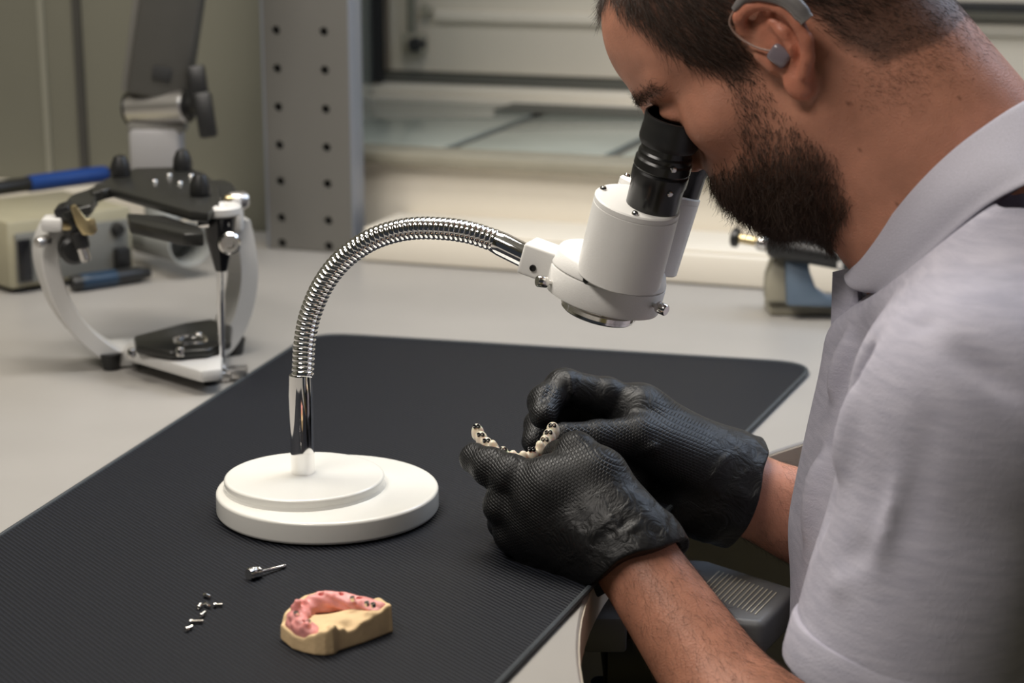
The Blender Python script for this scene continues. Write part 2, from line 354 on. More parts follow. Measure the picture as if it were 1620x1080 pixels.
ZS = float(at(740, 243, YL)[2])             # top of the ledge, front
# back wall: solid left of the recess, low wall under the ledge, wall above the recess
LB = -1.222
slab('wall_back', -2.30, LX, YL, YL+0.05, 0, 2.62, M['wall'], label='olive grey painted back wall left of the recess')
lowwall = slab('wall_back_lower', LX, 2.6, YL, YL+0.10, 0, ZS-0.012, M['cream'], label='low cream wall below the greenish ledge')
YP = 2.853                                   # plane of the cream window panel
zp0 = float(at(740, 120, YP)[2]); zl = float(at(740, 136, YP-0.008)[2])-0.045
slab('wall_back_upper', LB-0.3, 2.6, YP+0.06, YP+0.5, 0, 2.62, M['cream'], label='wall behind the cream panel of the recess')
# ledge: glass-topped tiles with dark joints running into the recess
ledge = slab('trim_1', LB-0.02, 2.6, YL+0.051, YP+0.06, ZS-0.05, ZS-0.006, M['ledge_joint'], label='deep recess ledge of greenish tiles')
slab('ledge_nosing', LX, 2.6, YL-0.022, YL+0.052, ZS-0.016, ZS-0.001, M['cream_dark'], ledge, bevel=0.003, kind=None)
ends = [LB, float(at(690, 231, YL)[0]), float(at(950, 247, YL)[0])]
wd = ends[2]-ends[1]; ends += [ends[2]+wd*k for k in range(1, 5)]
for a, b_ in zip(ends, ends[1:]):
    slab('tile', a+0.011, b_-0.011, YL+0.053, YP-0.055, ZS-0.008, ZS, M['ledge'], ledge, bevel=0.002, kind=None)
slab('tile', LB+0.007, 1.6, YP-0.040, YP+0.02, ZS-0.008, ZS+0.004, M['cream'], ledge, bevel=0.002, label='cream strip of tile at the back of the ledge', kind=None)
p = at(803, 176, YP); slab('strip', p[0]+0.03, 1.6, YP-0.15, YP-0.06, ZS+0.0002, ZS+0.004, M['ledge_joint'], ledge, label='dark painted reflection of the frame gap along the back of the ledge', kind=None)  # dark sheet painting the seal gap's reflection onto the glossy ledge
# window frame and cream shutter panel
win = slab('window_1', LB+0.03, 2.6, YP, YP+0.045, zp0+0.004, 2.3, M['cream'], bevel=0.004, label='cream shutter panel closing the recess window')
slab('window_frame', LB, 2.6, YP-0.008, YP+0.055, ZS, zl+0.045, M['cream'], win, bevel=0.006, kind=None)
slab('seal', LB, 2.6, YP+0.002, YP+0.03, zl+0.046, zp0+0.002, M['ledge_joint'], win, kind=None, label='dark gap between frame and panel')
zr = float(at(800, 27, YP)[2])
slab('rail', float(at(690, 25, YP)[0]), 2.6, YP-0.010, YP-0.001, zr-0.009, zr+0.009, M['cream'], win, bevel=0.003, kind=None, label='raised horizontal rail across the panel')
p = at(658, 70, YP-0.012)
lat = slab('latch', p[0]-0.019, p[0]+0.017, YP-0.030, YP-0.001, p[2]-0.014, p[2]+0.018, M['cream_dark'], win, bevel=0.004, kind=None, label='small dark latch block')
obj('latch_keeper', cyl(BM(), V(p)+Vector((0.008, -0.030, 0.002)), V(p)+Vector((0.008, -0.002, 0.002)), 0.011), M['dark_hole'], lat)
obj('latch_rod', cyl(BM(), at(652, 62, YP-0.014), V(at(648, 0, YP-0.014))+Vector((0, 0, 0.3)), 0.007, n=12), M['wall'], win)
p = at(675, 15, YP-0.012); obj('knob', lathe(BM(), p, (0, -1, 0), [(0, 0.012), (0.008, 0.01), (0.010, 0.004), (0.006, -0.008), (0.006, -0.011)], 16), M['cream_dark'], win)
# left reveal of the recess
struct('trim_2', prism(BM(), [(LX, YL+0.051, ZS), (LB, YP, ZS), (LB-0.03, YP, ZS), (LX-0.03, YL+0.051, ZS)], (0, 0, 1.6)), M['ledge'], label='pale green reveal board at the left end of the recess')
slab('trim_3', LB+0.004, LB+0.022, YP-0.012, YP, zl+0.046, 2.3, M['dark_hole'], label='dark upright gap beside the cream panel')
# dark shelf line far right behind the neck
p = at(1585, 11, YP-0.02); slab('trim_4', p[0]-0.25, p[0]+0.8, YP-0.05, YP-0.001, p[2]-0.006, p[2]+0.006, M['dark_hole'], bevel=0.002, label='thin black rail on the panel behind the neck')
# cable duct along the bench
ZD = float(at(1150, 405, 2.125)[2])-T
DX = float(at(570, 380, 2.125)[0])
duct = slab('trim_5', DX, 2.4, 2.125, YL-0.001, T+0.001, T+ZD, M['cream'], bevel=0.004, label='low cream cable duct along the back of the bench')
slab('duct_lid', DX, 2.4, 2.135, YL-0.03, T+ZD, T+ZD+0.004, M['cream'], duct, bevel=0.002, kind=None)
slab('trim_6', -2.2, LX-0.135, 2.235, YL-0.001, T+0.001, T+0.05, M['cream'], bevel=0.004, label='low cream upstand between left wall and grey column')
M['strip'] = mat('pale_strip', (0.27, 0.265, 0.215), 0.6)
# two panel joints on the left of the back wall
for k, (xa, xb) in enumerate(((51, 79), (112, 134))):
    a = at(xb, 268, YL-0.004); d = 0.004 if k == 0 else 0.006
    slab('trim_%d' % (7+k), a[0]-d, a[0]+d, YL-0.006, YL-0.0005, T, 2.6, M['strip'] if k == 0 else M['arm_grey'], label='thin pale upright strip on the olive wall' if k == 0 else 'thin dark upright strip on the olive wall')

# ------------------------------------------------------------------ bench with a curved cut-out for the worker
def circ3(a, b, c):
    ax, ay = a; bx, by = b; cx, cy = c; d = 2*(ax*(by-cy)+bx*(cy-ay)+cx*(ay-by))
    ux = ((ax*ax+ay*ay)*(by-cy)+(bx*bx+by*by)*(cy-ay)+(cx*cx+cy*cy)*(ay-by))/d
    uy = ((ax*ax+ay*ay)*(cx-bx)+(bx*bx+by*by)*(ax-cx)+(cx*cx+cy*cy)*(bx-ax))/d
    return ux, uy, math.hypot(ax-ux, ay-uy)
pa, pb, pc = tb(1241, 708), tb(925, 951), tb(921, 1080)
ux, uy, ur = circ3(pa[:2], pb[:2], pc[:2])
XE = -0.10
a0 = math.atan2(math.sqrt(max(ur**2-(XE-ux)**2, 1e-6)), XE-ux)
arc = [(ux+ur*math.cos(t), uy+ur*math.sin(t), T-0.032) for t in np.linspace(a0, 2*math.pi-a0, 48)]
pts = [(-2.2, 2.27, T-0.032), (1.4, 2.27, T-0.032), (1.4, arc[0][1]+0.03, T-0.032), (XE+0.03, arc[0][1]+0.03, T-0.032)]+arc+[(XE+0.03, arc[-1][1]-0.03, T-0.032), (XE+0.03, 0.25, T-0.032), (-2.2, 0.25, T-0.032)]
bench = empty('workbench', (-1.0, 1.3, 0), 'pale laminate workbench with a curved cut-out where the man sits', 'bench')
obj('bench_top', prism(BM(), pts, (0, 0, 0.032)), M['bench'], bench, bevel=0.0015, seg=1)
bm = BM(); P2 = [(x, y, T-0.016) for x, y, _ in arc]
sweep(bm, P2, 1.0, sec=[(-0.0010, -0.0150), (0.0010, -0.0150), (0.0010, 0.0135), (-0.0010, 0.0135)], upv=(0, 0, 1))
obj('edge_band', bm, M['bench_edge'], bench, smooth=False)
for x, y in ((-2.1, 0.4), (-0.75, 0.4), (-2.1, 2.1), (-0.75, 2.15), (1.3, 2.1)):
    obj('leg', box(BM(), (x, y, (T-0.033)/2), 0.05, 0.05, T-0.033), M['steel_grey'], bench, bevel=0.004)

# ------------------------------------------------------------------ ribbed mat
c = [tb(498, 533), tb(1288, 578), None, None]
BL, BR = tb(497, 532)[:2], tb(1290, 581)[:2]
R1, R2, L1 = tb(1170, 697)[:2], tb(797, 1080)[:2], tb(0, 855)[:2]
fr = lambda p, q, Y: (p[0]+(q[0]-p[0])*(Y-p[1])/(q[1]-p[1]), Y)
FR, FL = fr(tb(935, 934)[:2], R2, 0.82), fr(BL, L1, 0.80)
def rounded(poly, r, n=8):
    out = []; N = len(poly)
    for i in range(N):
        p = np.array(poly[i]); a = np.array(poly[i-1]); b_ = np.array(poly[(i+1) % N]); da = (a-p)/np.linalg.norm(a-p); db = (b_-p)/np.linalg.norm(b_-p)
        rr = r if abs(np.dot(da, db)) < 0.9 else 0.004
        for t in np.linspace(0, 1, n): out.append(tuple((1-t)**2*(p+da*rr)+2*t*(1-t)*p+t*t*(p+db*rr)))
    return out
RM = tb(935, 934)[:2]
poly = rounded([BL, FL, FR, RM, BR], 0.045)
mt = 0.0035
matte = obj('desk_mat', prism(BM(), [(x, y, T+0.0003) for x, y in poly], (0, 0, mt)), M['mat'], bevel=0.0007, seg=1)
tag(matte, 'black ribbed rubber mat with rounded corners lying on the bench', 'mat')
cx_, cy_ = np.mean([p[0] for p in poly]), np.mean([p[1] for p in poly])
ring = [(x, y, T+mt-0.0003) for x, y in poly]; ring.append(ring[0])
dense = []
for p, q in zip(ring, ring[1:]):
    L = math.dist(p, q); k = max(1, int(L/0.008))
    for i in range(k): dense.append(tuple(np.array(p)+(np.array(q)-np.array(p))*i/k))
dense.append(dense[0])
obj('stitched_edge', sweep(BM(), dense, 0.0021, n=8, cap=False, upv=(0, 0, 1)), M['thread'], matte)
ZM = mt+0.0004                                # top of the mat above the bench

# ------------------------------------------------------------------ perforated grey column
col = tag(obj('dummy', BM(), None), None); bpy.data.objects.remove(col)
yc = 2.165; pL, pR = tb(430, 397), tb(547, 402)
xl, xr = float(at(421, 200, yc)[0]), float(at(553, 200, yc)[0]); wcol = xr-xl
col = empty('perforated_column', ((xl+xr)/2, yc+0.05, T), 'grey steel column with two rows of round holes standing on the bench', 'column')
zs = [float(at(439, y, yc)[2]) for y in (48, 108.5, 169.5, 229.5, 286.5, 344)]; pitch = (zs[0]-zs[-1])/5
zs = [zs[-1]-pitch]+zs[::-1]+[zs[0]+pitch*k for k in range(1, 11)]
xh = [float(at(440, 170, yc)[0]), float(at(515, 172, yc)[0])]
bm = BM(); xs = [xl, (xl+2*(xh[0]-xl)), xh[0]*0.5+xh[1]*0.5, xr]
edges = [xl, (xh[0]+xh[1])/2, xr]; rh = 0.0056
zlo = T+0.001; zed = [zlo]+[(a+b_)/2 for a, b_ in zip(zs, zs[1:])]+[zs[-1]+pitch/2]
for ci in range(2):
    for k, z in enumerate(zs):
        x0, x1, z0, z1 = edges[ci], edges[ci+1], zed[k], zed[k+1]; cx, cz = xh[ci], z; nseg = 16
        if z-rh < z0+0.001: z = cz = z0+rh+0.0015
        inn, out, back = [], [], []
        for i in range(nseg):
            t = 2*math.pi*i/nseg+math.pi/4; ct, st = math.cos(t), math.sin(t)
            inn.append(bm.verts.new((cx+rh*ct, yc, cz+rh*st))); back.append(bm.verts.new((cx+rh*ct, yc+0.004, cz+rh*st)))
            s_ = min((x1-cx if ct > 0 else cx-x0)/max(abs(ct), 1e-6), (z1-cz if st > 0 else cz-z0)/max(abs(st), 1e-6))
            out.append(bm.verts.new((cx+s_*ct, yc, cz+s_*st)))
        for i in range(nseg):
            j = (i+1) % nseg; bm.faces.new((out[i], out[j], inn[j], inn[i])); bm.faces.new((inn[i], inn[j], back[j], back[i]))
        for (ex, ez) in ((x0, z0), (x1, z0), (x0, z1), (x1, z1)):
            best = sorted(range(nseg), key=lambda i: (out[i].co.x-ex)**2+(out[i].co.z-ez)**2)
            i = best[0]
            if (out[i].co-Vector((ex, yc, ez))).length > 1e-4:
                j = best[1]; v_ = bm.verts.new((ex, yc, ez)); bm.faces.new((out[i], out[j], v_))
ztop = zed[-1]
obj('front_plate', bm, M['steel_grey'], col, smooth=False)
obj('backing', box(BM(), ((xl+xr)/2, yc+0.022, (zlo+ztop)/2), wcol-0.006, 0.026, ztop-zlo-0.002), M['dark_hole'], col)
M['col_side'] = mat('blue_grey_side', (0.22, 0.235, 0.265), 0.35)
for sx, nm in ((xl-0.002, 'side_plate'), (xr+0.0015, 'side_plate')):
    obj(nm, box(BM(), (sx, yc+0.018, (zlo+ztop)/2), 0.0035, 0.036, ztop-zlo), M['col_side'], col, bevel=0.001)

# ------------------------------------------------------------------ extraction arm with joint, lever and hood, hanging at the left
YA = 2.02
arm = empty('extraction_arm', at(250, 240, YA), 'grey jointed extraction arm with black lever coming down behind the articulator', 'extraction arm')
sc_ = 1.0/1320
def vert_frame(u):                              # frame whose x runs to camera right, z along u
    z = V(u).normalized(); x = V(RT); x = (x-z*x.dot(z)).normalized(); return Matrix((x, z.cross(x), z)).transposed()
a, b_ = at(251, 152, YA), at(321, -330, YA)
R = vert_frame(b_-a); Lr = float(np.linalg.norm(b_-a))
obj('upper_bar', box(BM(), (a+b_)/2, 0.072, 0.045, Lr, R), M['arm_grey'], arm, bevel=0.006)
obj('bar_edge', box(BM(), V((a+b_)/2)+R @ Vector((-0.0395, 0.004, 0)), 0.009, 0.034, Lr, R), M['steel_grey'], arm, bevel=0.002)
obj('window', box(BM(), V(at(261, 112, YA))+R @ Vector((0, -0.0215, 0)), 0.022, 0.006, 0.016, R), M['dark_hole'], arm, bevel=0.001)
ja, jb = V(at(207, 172, YA-0.005)), V(at(296, 167, YA-0.005))
obj('joint_barrel', cyl(BM(), ja, jb, 0.020, n=32, c=0.1), M['alu'], arm)
for q, d in ((ja, (ja-jb).normalized()), (jb, (jb-ja).normalized())):
    obj('joint_cap', cyl(BM(), q, q+d*0.007, 0.020, 0.014, n=24), M['black_plastic'], arm)
lev = obj('lever_hub', cyl(BM(), jb+(jb-ja).normalized()*0.006, V(at(322, 168, YA-0.01)), 0.013, n=20), M['black_plastic'], arm)
la, lb = at(313, 108, YA-0.012), at(330, 217, YA-0.02); Rl = vert_frame(la-lb)
obj('lever_grip', box(BM(), at(313, 130, YA-0.012), 0.021, 0.016, 0.040, Rl), M['black_plastic'], lev, bevel=0.004)
obj('lever_grip', box(BM(), at(325, 182, YA-0.018), 0.021, 0.016, 0.054, Rl), M['black_plastic'], lev, bevel=0.004)
R0 = vert_frame((0, 0.0, 1))
obj('lower_block', box(BM(), at(249, 238, YA), 0.062, 0.045, 0.060, R0), M['block_grey'], arm, bevel=0.008)
obj('yoke', box(BM(), at(250, 200, YA), 0.068, 0.036, 0.012, R0), M['steel_grey'], arm, bevel=0.003)
h0, h1 = V(at(251, 265, YA)), V(at(262, 350, YA))
obj('duct_pipe', cyl(BM(), h0, h1, 0.022, 0.024, n=28), M['hood_grey'], arm)
ha, hb = V(at(225, 372, YA+0.02)), V(at(300, 386, YA-0.06)); ax = hb-ha
bm = BM(); L = ax.length
lathe(bm, ha, ax, [(0, 0), (0.018, 0), (0.022, 0.004), (0.023, L*0.6), (0.027, L), (0.025, L), (0.019, L*0.6), (0, L*0.55)], 32)
obj('hood', bm, M['hood_grey'], arm)

# ------------------------------------------------------------------ cream bench device with grey front
f0, f1 = tb(17, 459, 0.006), tb(213, 428, 0.006)
dx = V((f1-f0)); dx.z = 0; wb = dx.length; dx.normalize(); dn = Vector((dx.y, -dx.x, 0))      # dn points out of the front
hb_ = 0.0
def hgt(x, y, base):                              # height above bench of pixel on the vertical through base
    d = ray(x, y); t = (base[1]-CAM[1])/d[1]; return float((CAM+d*t)[2])-T
hb_ = hgt(17, 352, f0); dep = 0.16
Rb = Matrix((dx, -dn, Vector((0, 0, 1)))).transposed()
cen = V(f0)+dx*wb/2-dn*dep/2; cen.z = T+0.006+(hb_-0.006)/2
dev = empty('control_unit', (cen.x, cen.y, T), 'cream bench control unit with grey front panel at the left edge', 'control unit')
obj('housing', box(BM(), cen, wb, dep, hb_-0.006, Rb), M['box_cream'], dev, bevel=0.005)
fp = V(f0)+dx*wb/2+dn*0.002; fp.z = cen.z-0.004
obj('front_panel', box(BM(), fp, wb-0.016, 0.006, hb_-0.026, Rb), M['box_grey'], dev, bevel=0.0015)
def onfront(x, y, off=0.006):
    d = ray(x, y); q0 = V(f0)+dn*off; n_ = dn; t = (q0-V(CAM)).dot(n_)/V(d).dot(n_); return V(CAM)+V(d)*t
a = onfront(27, 380); b_ = onfront(51, 443)
sw = obj('switch', box(BM(), (a+b_)/2, abs((b_-a).dot(dx)), 0.006, abs(b_.z-a.z), Rb), M['black_gloss'], dev, bevel=0.001)
obj('knob', lathe(BM(), onfront(184, 362, 0.004), dn, [(0, 0.010), (0.006, 0.010), (0.0075, 0.007), (0.009, 0), (0.009, -0.002)], 24), M['black_plastic'], dev)
obj('socket_cover', box(BM(), onfront(192, 408, 0.008), 0.018, 0.018, 0.026, Rb), M['black_plastic'], dev, bevel=0.002)
for sx in (-1, 1):
    for sy in (-1, 1):
        q = cen+dx*sx*(wb/2-0.02)-dn*sy*(dep/2-0.02); obj('foot', cyl(BM(), (q.x, q.y, T+0.0002), (q.x, q.y, T+0.0075), 0.009, n=16), M['black_plastic'], dev)
# handpiece lying in front of the unit
a, b_ = V(tb(112, 449, 0.0103)), V(tb(236, 431, 0.0103))
hp = empty('motor_handpiece', ((a+b_)/2)-Vector((0, 0, 0.010)), 'black handpiece with painted blue reflection lying in front of the cream control unit', 'handpiece')
d = (b_-a); L = d.length
obj('sleeve', lathe(BM(), a, d, [(0, 0), (0.008, 0.001), (0.0095, 0.006), (0.0095, L*0.85), (0.007, L*0.92), (0.006, L), (0, L)], 24), M['black_plastic'], hp)
obj('band', lathe(BM(), a, d, [(0.0097, L*0.12), (0.0101, L*0.13), (0.0101, L*0.55), (0.0097, L*0.56)], 24), M['blue_reflection'], hp)  # dark blue ring painted for the blue reflecting off the black sleeve
# blue-sleeved handpiece lying on top of the unit
zt = hb_
a, b_ = V(dp(-40, 300, 2.22)), V(dp(186, 272, 2.32)); a.z = b_.z = T+hb_+0.0110
a = V(tb(-30, 301, hb_+0.0112)); b_ = V(tb(187, 272, hb_+0.0112))
hp = empty('blue_handpiece', ((a+b_)/2)-Vector((0, 0, 0.011)), 'blue and black handpiece lying across the top of the cream control unit', 'handpiece')
d = b_-a; L = d.length; fr_ = lambda x: (x+30)/217
obj('rear_sleeve', lathe(BM(), a, d, [(0, 0), (0.008, 0), (0.009, 0.005), (0.009, L*fr_(42)), (0, L*fr_(42))], 24), M['black_plastic'], hp)
obj('body', lathe(BM(), a, d, [(0, L*fr_(42)), (0.0103, L*fr_(42)), (0.0106, L*fr_(60)), (0.0106, L*fr_(155)), (0.010, L*fr_(165)), (0, L*fr_(165))], 24), M['blue'], hp)
obj('nose', lathe(BM(), a, d, [(0, L*fr_(165)), (0.008, L*fr_(165)), (0.008, L*fr_(172)), (0.005, L*fr_(176)), (0.0045, L), (0, L)], 24), M['black_plastic'], hp)
# rest for its far end: small cradle on the unit is not visible, the tool lies on the housing

# ------------------------------------------------------------------ articulator
P0 = V(tb(175, 586)); D0 = float((np.array(P0)-CAM) @ FW)
hR = V(RT); hF = Vector((-math.sin(YAW), math.cos(YAW), 0))
RA = math.radians(24); dA = hR*math.cos(RA)+hF*math.sin(RA); fA = hR*math.sin(RA)-hF*math.cos(RA)   # dA along the hinge axis, fA to the incisal pin
foot_l = P0; n_pl = fA
def onA(x, y, off=0.0):                            # on the upright plane through the left foot, moved forward by off
    d = V(ray(x, y)); t = (foot_l+fA*off-V(CAM)).dot(fA)/d.dot(fA); return V(CAM)+d*t
art = empty('articulator', tb(260, 575), 'silver and black dental articulator standing at the left of the mat', 'articulator')
def flatbar(px, off, wd_, th, n=6):
    P, _ = resample(catmull([onA(x, y, off) for x, y in px], n), 36); P[:, 2] = np.maximum(P[:, 2], T+0.0100)
    return sweep(BM(), P, 1.0, sec=[(-wd_/2, -th/2), (wd_/2, -th/2), (wd_/2, th/2), (-wd_/2, th/2)], upv=tuple(fA))   # front face wd_, depth th
# big U frame: left horn, bottom, right horn
bm = flatbar([(92, 352), (80, 370), (72, 400), (80, 440), (100, 487), (132, 527), (172, 556), (215, 572), (250, 577), (290, 572)], -0.027, 0.017, 0.050)
obj('left_horn', bm, M['alu_white'], art, bevel=0.0015, seg=1)
bm = flatbar([(290, 572), (325, 558), (350, 535), (370, 500), (381, 460), (384, 420), (378, 372), (372, 345)], -0.027, 0.017, 0.050)
obj('right_horn', bm, M['alu_white'], art, bevel=0.0015, seg=1)
lb_ = V(tb(200, 568, 0.016)); fp_ = V(tb(338, 596, 0.016)); rb_ = V(tb(362, 545, 0.016))
bm = BM(); Pb = [V(tb(x, y, 0.013)) for x, y in ((205, 556), (196, 570), (318, 606), (352, 602), (352, 588), (362, 545), (345, 535))]
prism(bm, Pb, (0, 0, 0.012)); obj('base_frame', bm, M['alu_white'], art, bevel=0.003)
Pb = [V(tb(x, y, 0.026)) for x, y in ((212, 545), (215, 560), (270, 570), (330, 566), (366, 552), (368, 528), (335, 517), (290, 524))]
bm = BM(); prism(bm, Pb, (0, 0, 0.009)); bp_ = obj('lower_mounting_plate', bm, M['black_metal'], art, bevel=0.003)
rc = V(tb(301, 537, 0.0355)); obj('magnet_ring', lathe(BM(), rc, (0, 0, 1), [(0.013, -0.0005), (0.0135, 0.0012), (0.0165, 0.0012), (0.017, -0.0005)], 32), M['steel'], bp_)
for x, y in ((285, 556), (314, 532), (208, 558)): obj('screw', lathe(BM(), V(tb(x, y, 0.034)), (0, 0, 1), [(0, 0.0045), (0.003, 0.004), (0.0042, 0.002), (0.0042, -0.004)], 16), M['steel'], bp_)
for x, y in ((176, 584), (335, 607), (372, 560)):
    q = V(tb(x, y)); obj('foot', lathe(BM(), q, (0, 0, 1), [(0, 0.0003), (0.0075, 0.0003), (0.0085, 0.003), (0.011, 0.0165), (0, 0.0165)], 20), M['black_plastic'], art)
# incisal pin at the front
OFF = float((V(tb(350, 602))-foot_l).dot(fA))
tip = onA(350, 598, OFF); topp = onA(347, 335, OFF)
pin = obj('incisal_pin', cyl(BM(), onA(350.5, 597, OFF), onA(349, 420, OFF), 0.0034, n=20), M['chrome'], art)
obj('pin_foot', box(BM(), onA(346, 594, OFF), 0.024, 0.016, 0.009, Matrix((hR, hF, Vector((0, 0, 1)))).transposed()), M['alu'], pin, bevel=0.0015)
obj('pin_table', box(BM(), V(tb(374, 588, 0.008)), 0.020, 0.018, 0.010, Matrix((hR, hF, Vector((0, 0, 1)))).transposed()), M['alu'], art, bevel=0.002)
a = onA(350, 428, OFF); u = Vector((0, 0, 1)); hcl = (onA(348, 342, OFF)-a).length
cl = obj('pin_clamp', lathe(BM(), a, onA(348, 342, OFF)-a, [(0, 0), (0.0055, 0), (0.0065, 0.003), (0.0135, hcl*0.6), (0.0155, hcl), (0, hcl)], 28), M['black_gloss'], art)
obj('clamp_knob', lathe(BM(), onA(362, 383, OFF+0.012), hR*0.25-hF, [(0, 0.006), (0.004, 0.006), (0.0045, 0.009), (0.0085, 0.009), (0.0105, 0.007), (0.0105, -0.004), (0, -0.004)], 28), M['steel'], cl)
obj('top_dial', lathe(BM(), onA(349, 340, OFF), (0, 0, 1), [(0, 0), (0.0175, 0), (0.0195, 0.002), (0.0195, 0.0075), (0.0175, 0.0098), (0.007, 0.0098), (0.0045, 0.0075), (0, 0.0075)], 40), M['alu_white'], cl)
obj('dial_collar', box(BM(), onA(340, 350, OFF), 0.030, 0.02, 0.009, Matrix((hR, hF, Vector((0, 0, 1)))).transposed()), M['steel'], cl, bevel=0.002)
# upper frame: a dark T plate from the condyles to the pin
zu = float(onA(345, 340, OFF)[2])-T
U_ = lambda x, y: V(tb(x, y, zu))
bm = BM(); Pu = [U_(x, y) for x, y in ((330, 352), (352, 336), (345, 305), (325, 288), (300, 278), (215, 280), (192, 286), (165, 298), (172, 312), (205, 322), (250, 335), (300, 350))]
prism(bm, Pu, (0, 0, 0.010)); up_ = obj('upper_mounting_plate', bm, M['black_metal'], art, bevel=0.003)
bm = BM(); prism(bm, [U_(x, y)-Vector((0, 0, 0.016)) for x, y in ((200, 330), (205, 343), (290, 362), (322, 362), (318, 352), (262, 334))], (0, 0, 0.012)); obj('model_holder', bm, M['black_metal'], art, bevel=0.002)
P, _ = resample(catmull([V(tb(190, 297, zu+0.004)), V(tb(160, 304, zu+0.004)), V(tb(135, 316, zu-0.002)), onA(124, 330, 0.012), onA(116, 345, 0.008)], 8), 20)
obj('left_arm', sweep(BM(), P, 1.0, sec=[(-0.013, -0.005), (0.013, -0.005), (0.013, 0.005), (-0.013, 0.005)], upv=(0, 0, 1)), M['black_metal'], art, bevel=0.0015, seg=1)
P, _ = resample(catmull([U_(338, 300)+Vector((0, 0, .005)), V(tb(352, 300, zu+0.004)), onA(368, 330, 0.0)], 8), 12)
obj('right_arm', sweep(BM(), P, 1.0, sec=[(-0.011, -0.005), (0.011, -0.005), (0.011, 0.005), (-0.011, 0.005)], upv=(0, 0, 1)), M['black_metal'], art, bevel=0.0015, seg=1)
for k, (x, y) in enumerate(((192, 294), (290, 284), (318, 326))):
    q = U_(x, y)+Vector((0, 0, 0.0095)); lathe_p = [(0.0095, 0), (0.0105, 0.004), (0.0095, 0.013), (0.006, 0.021), (0, 0.023)]
    obj('thumb_nut', lathe(BM(), q, (0, 0, 1), lathe_p, 20), M['black_plastic'], up_)
for x, y in ((245, 303), (268, 293), (303, 294), (285, 306)):
    obj('screw', lathe(BM(), U_(x, y)+Vector((0, 0, 0.0095)), (0, 0, 1), [(0, 0.0028), (0.0025, 0.0026), (0.0035, 0.001), (0.0035, -0.001)], 14), M['steel'], up_)
# left condyle: horn cap, brass fossa plate, black housing, silver lever
q = onA(84, 356, 0.0); obj('horn_cap', box(BM(), onA(86, 353, 0.003), 0.020, 0.026, 0.013, Matrix((hR, hF, Vector((0, 0, 1)))).transposed()), M['alu_white'], art, bevel=0.003)
con = obj('condyle_housing', box(BM(), onA(112, 352, 0.005), 0.016, 0.022, 0.038, vert_frame(onA(105, 330, 0)-onA(125, 372, 0))), M['black_plastic'], art, bevel=0.003)
obj('axis_pin', cyl(BM(), onA(90, 357, 0.012), onA(112, 358, 0.012), 0.0045, n=16), M['brass'], con)
bm = BM(); prism(bm, [onA(x, y, 0.022) for x, y in ((110, 326), (118, 322), (136, 345), (149, 345), (153, 364), (146, 371), (130, 371), (121, 358))], fA*0.005); obj('fossa_plate', bm, M['brass'], con, bevel=0.0012)
obj('adjusting_disc', lathe(BM(), onA(114, 392, 0.0), fA, [(0, 0.016), (0.010, 0.016), (0.014, 0.012), (0.014, 0.0), (0, 0)], 28), M['black_plastic'], con)
obj('lever', cyl(BM(), onA(128, 388, 0.018), onA(137, 414, 0.02), 0.0055, n=16, c=0.4), M['steel'], con)
obj('lever_link', cyl(BM(), onA(124, 366, 0.016), onA(130, 392, 0.017), 0.008, n=16), M['black_plastic'], con)
obj('horn_screw', lathe(BM(), onA(62, 383, 0.01), -hR*0.5-hF, [(0, 0.004), (0.004, 0.0035), (0.0055, 0), (0.0055, -0.012)], 18), M['alu'], art)
# right condyle
cr_ = obj('right_condyle', lathe(BM(), onA(367, 318, 0.0), dA, [(0, 0.016), (0.0065, 0.016), (0.009, 0.012), (0.009, 0.0), (0.007, -0.004), (0, -0.004)], 24), M['alu'], art)
obj('axis_pin', cyl(BM(), onA(356, 316, 0.004), onA(372, 315, 0.004), 0.0045, n=16), M['brass'], cr_)
obj('condyle_housing', box(BM(), onA(371, 338, 0.0), 0.016, 0.02, 0.034, R0), M['alu_white'], art, bevel=0.003)

# ------------------------------------------------------------------ tool on a stand at the right, behind the beard
DT = 2.06
st = empty('tool_stand', tb(1290, 492), 'small cast stand holding a black cylindrical tool behind the beard', 'tool')
ra, rb2 = V(dp(1162, 375, DT)), V(dp(1400, 420, DT-0.06)); u = (rb2-ra).normalized(); L = (rb2-ra).length
obj('end_knob', lathe(BM(), ra, u, [(0, -0.003), (0.008, -0.003), (0.0108, -0.001), (0.0108, 0.004), (0.006, 0.006), (0, 0.006)], 28), M['black_plastic'], st)
obj('plunger', cyl(BM(), ra+u*0.006, ra+u*0.026, 0.0055, n=20), M['brass'], st)
obj('nut', lathe(BM(), ra+u*0.026, u, [(0, 0), (0.008, 0), (0.0095, 0.003), (0.0095, 0.010), (0.007, 0.014), (0, 0.014)], 24), M['steel'], st)
bar = obj('barrel', lathe(BM(), ra+u*0.040, u, [(0, 0), (0.012, 0), (0.0145, 0.005), (0.0150, 0.03), (0.0135, 0.05), (0.0135, L-0.04), (0, L-0.04)], 32), M['black_plastic'], st)
obj('collar', lathe(BM(), ra+u*0.118, u, [(0.0136, 0), (0.0148, 0.001), (0.0148, 0.006), (0.0136, 0.007)], 32), M['steel'], bar)
RS = Matrix((hR, hF, Vector((0, 0, 1)))).transposed()
obj('stand_base', box(BM(), V(tb(1292, 484, 0.0055))+hR*0.04, 0.19, 0.05, 0.011, RS), M['tool_olive'], st, bevel=0.003)
def onT(x, y, D): return V(dp(x, y, D))
pl = [(1212, 478), (1214, 440), (1222, 415), (1238, 398), (1252, 402), (1254, 478)]
obj('upright', prism(BM(), [onT(x, y, DT-0.005) for x, y in pl], hF*0.03), M['tool_olive'], st, bevel=0.003)
pl = [(1246, 484), (1244, 420), (1248, 404), (1278, 404), (1282, 430), (1292, 458), (1310, 470), (1360, 474), (1360, 488)]
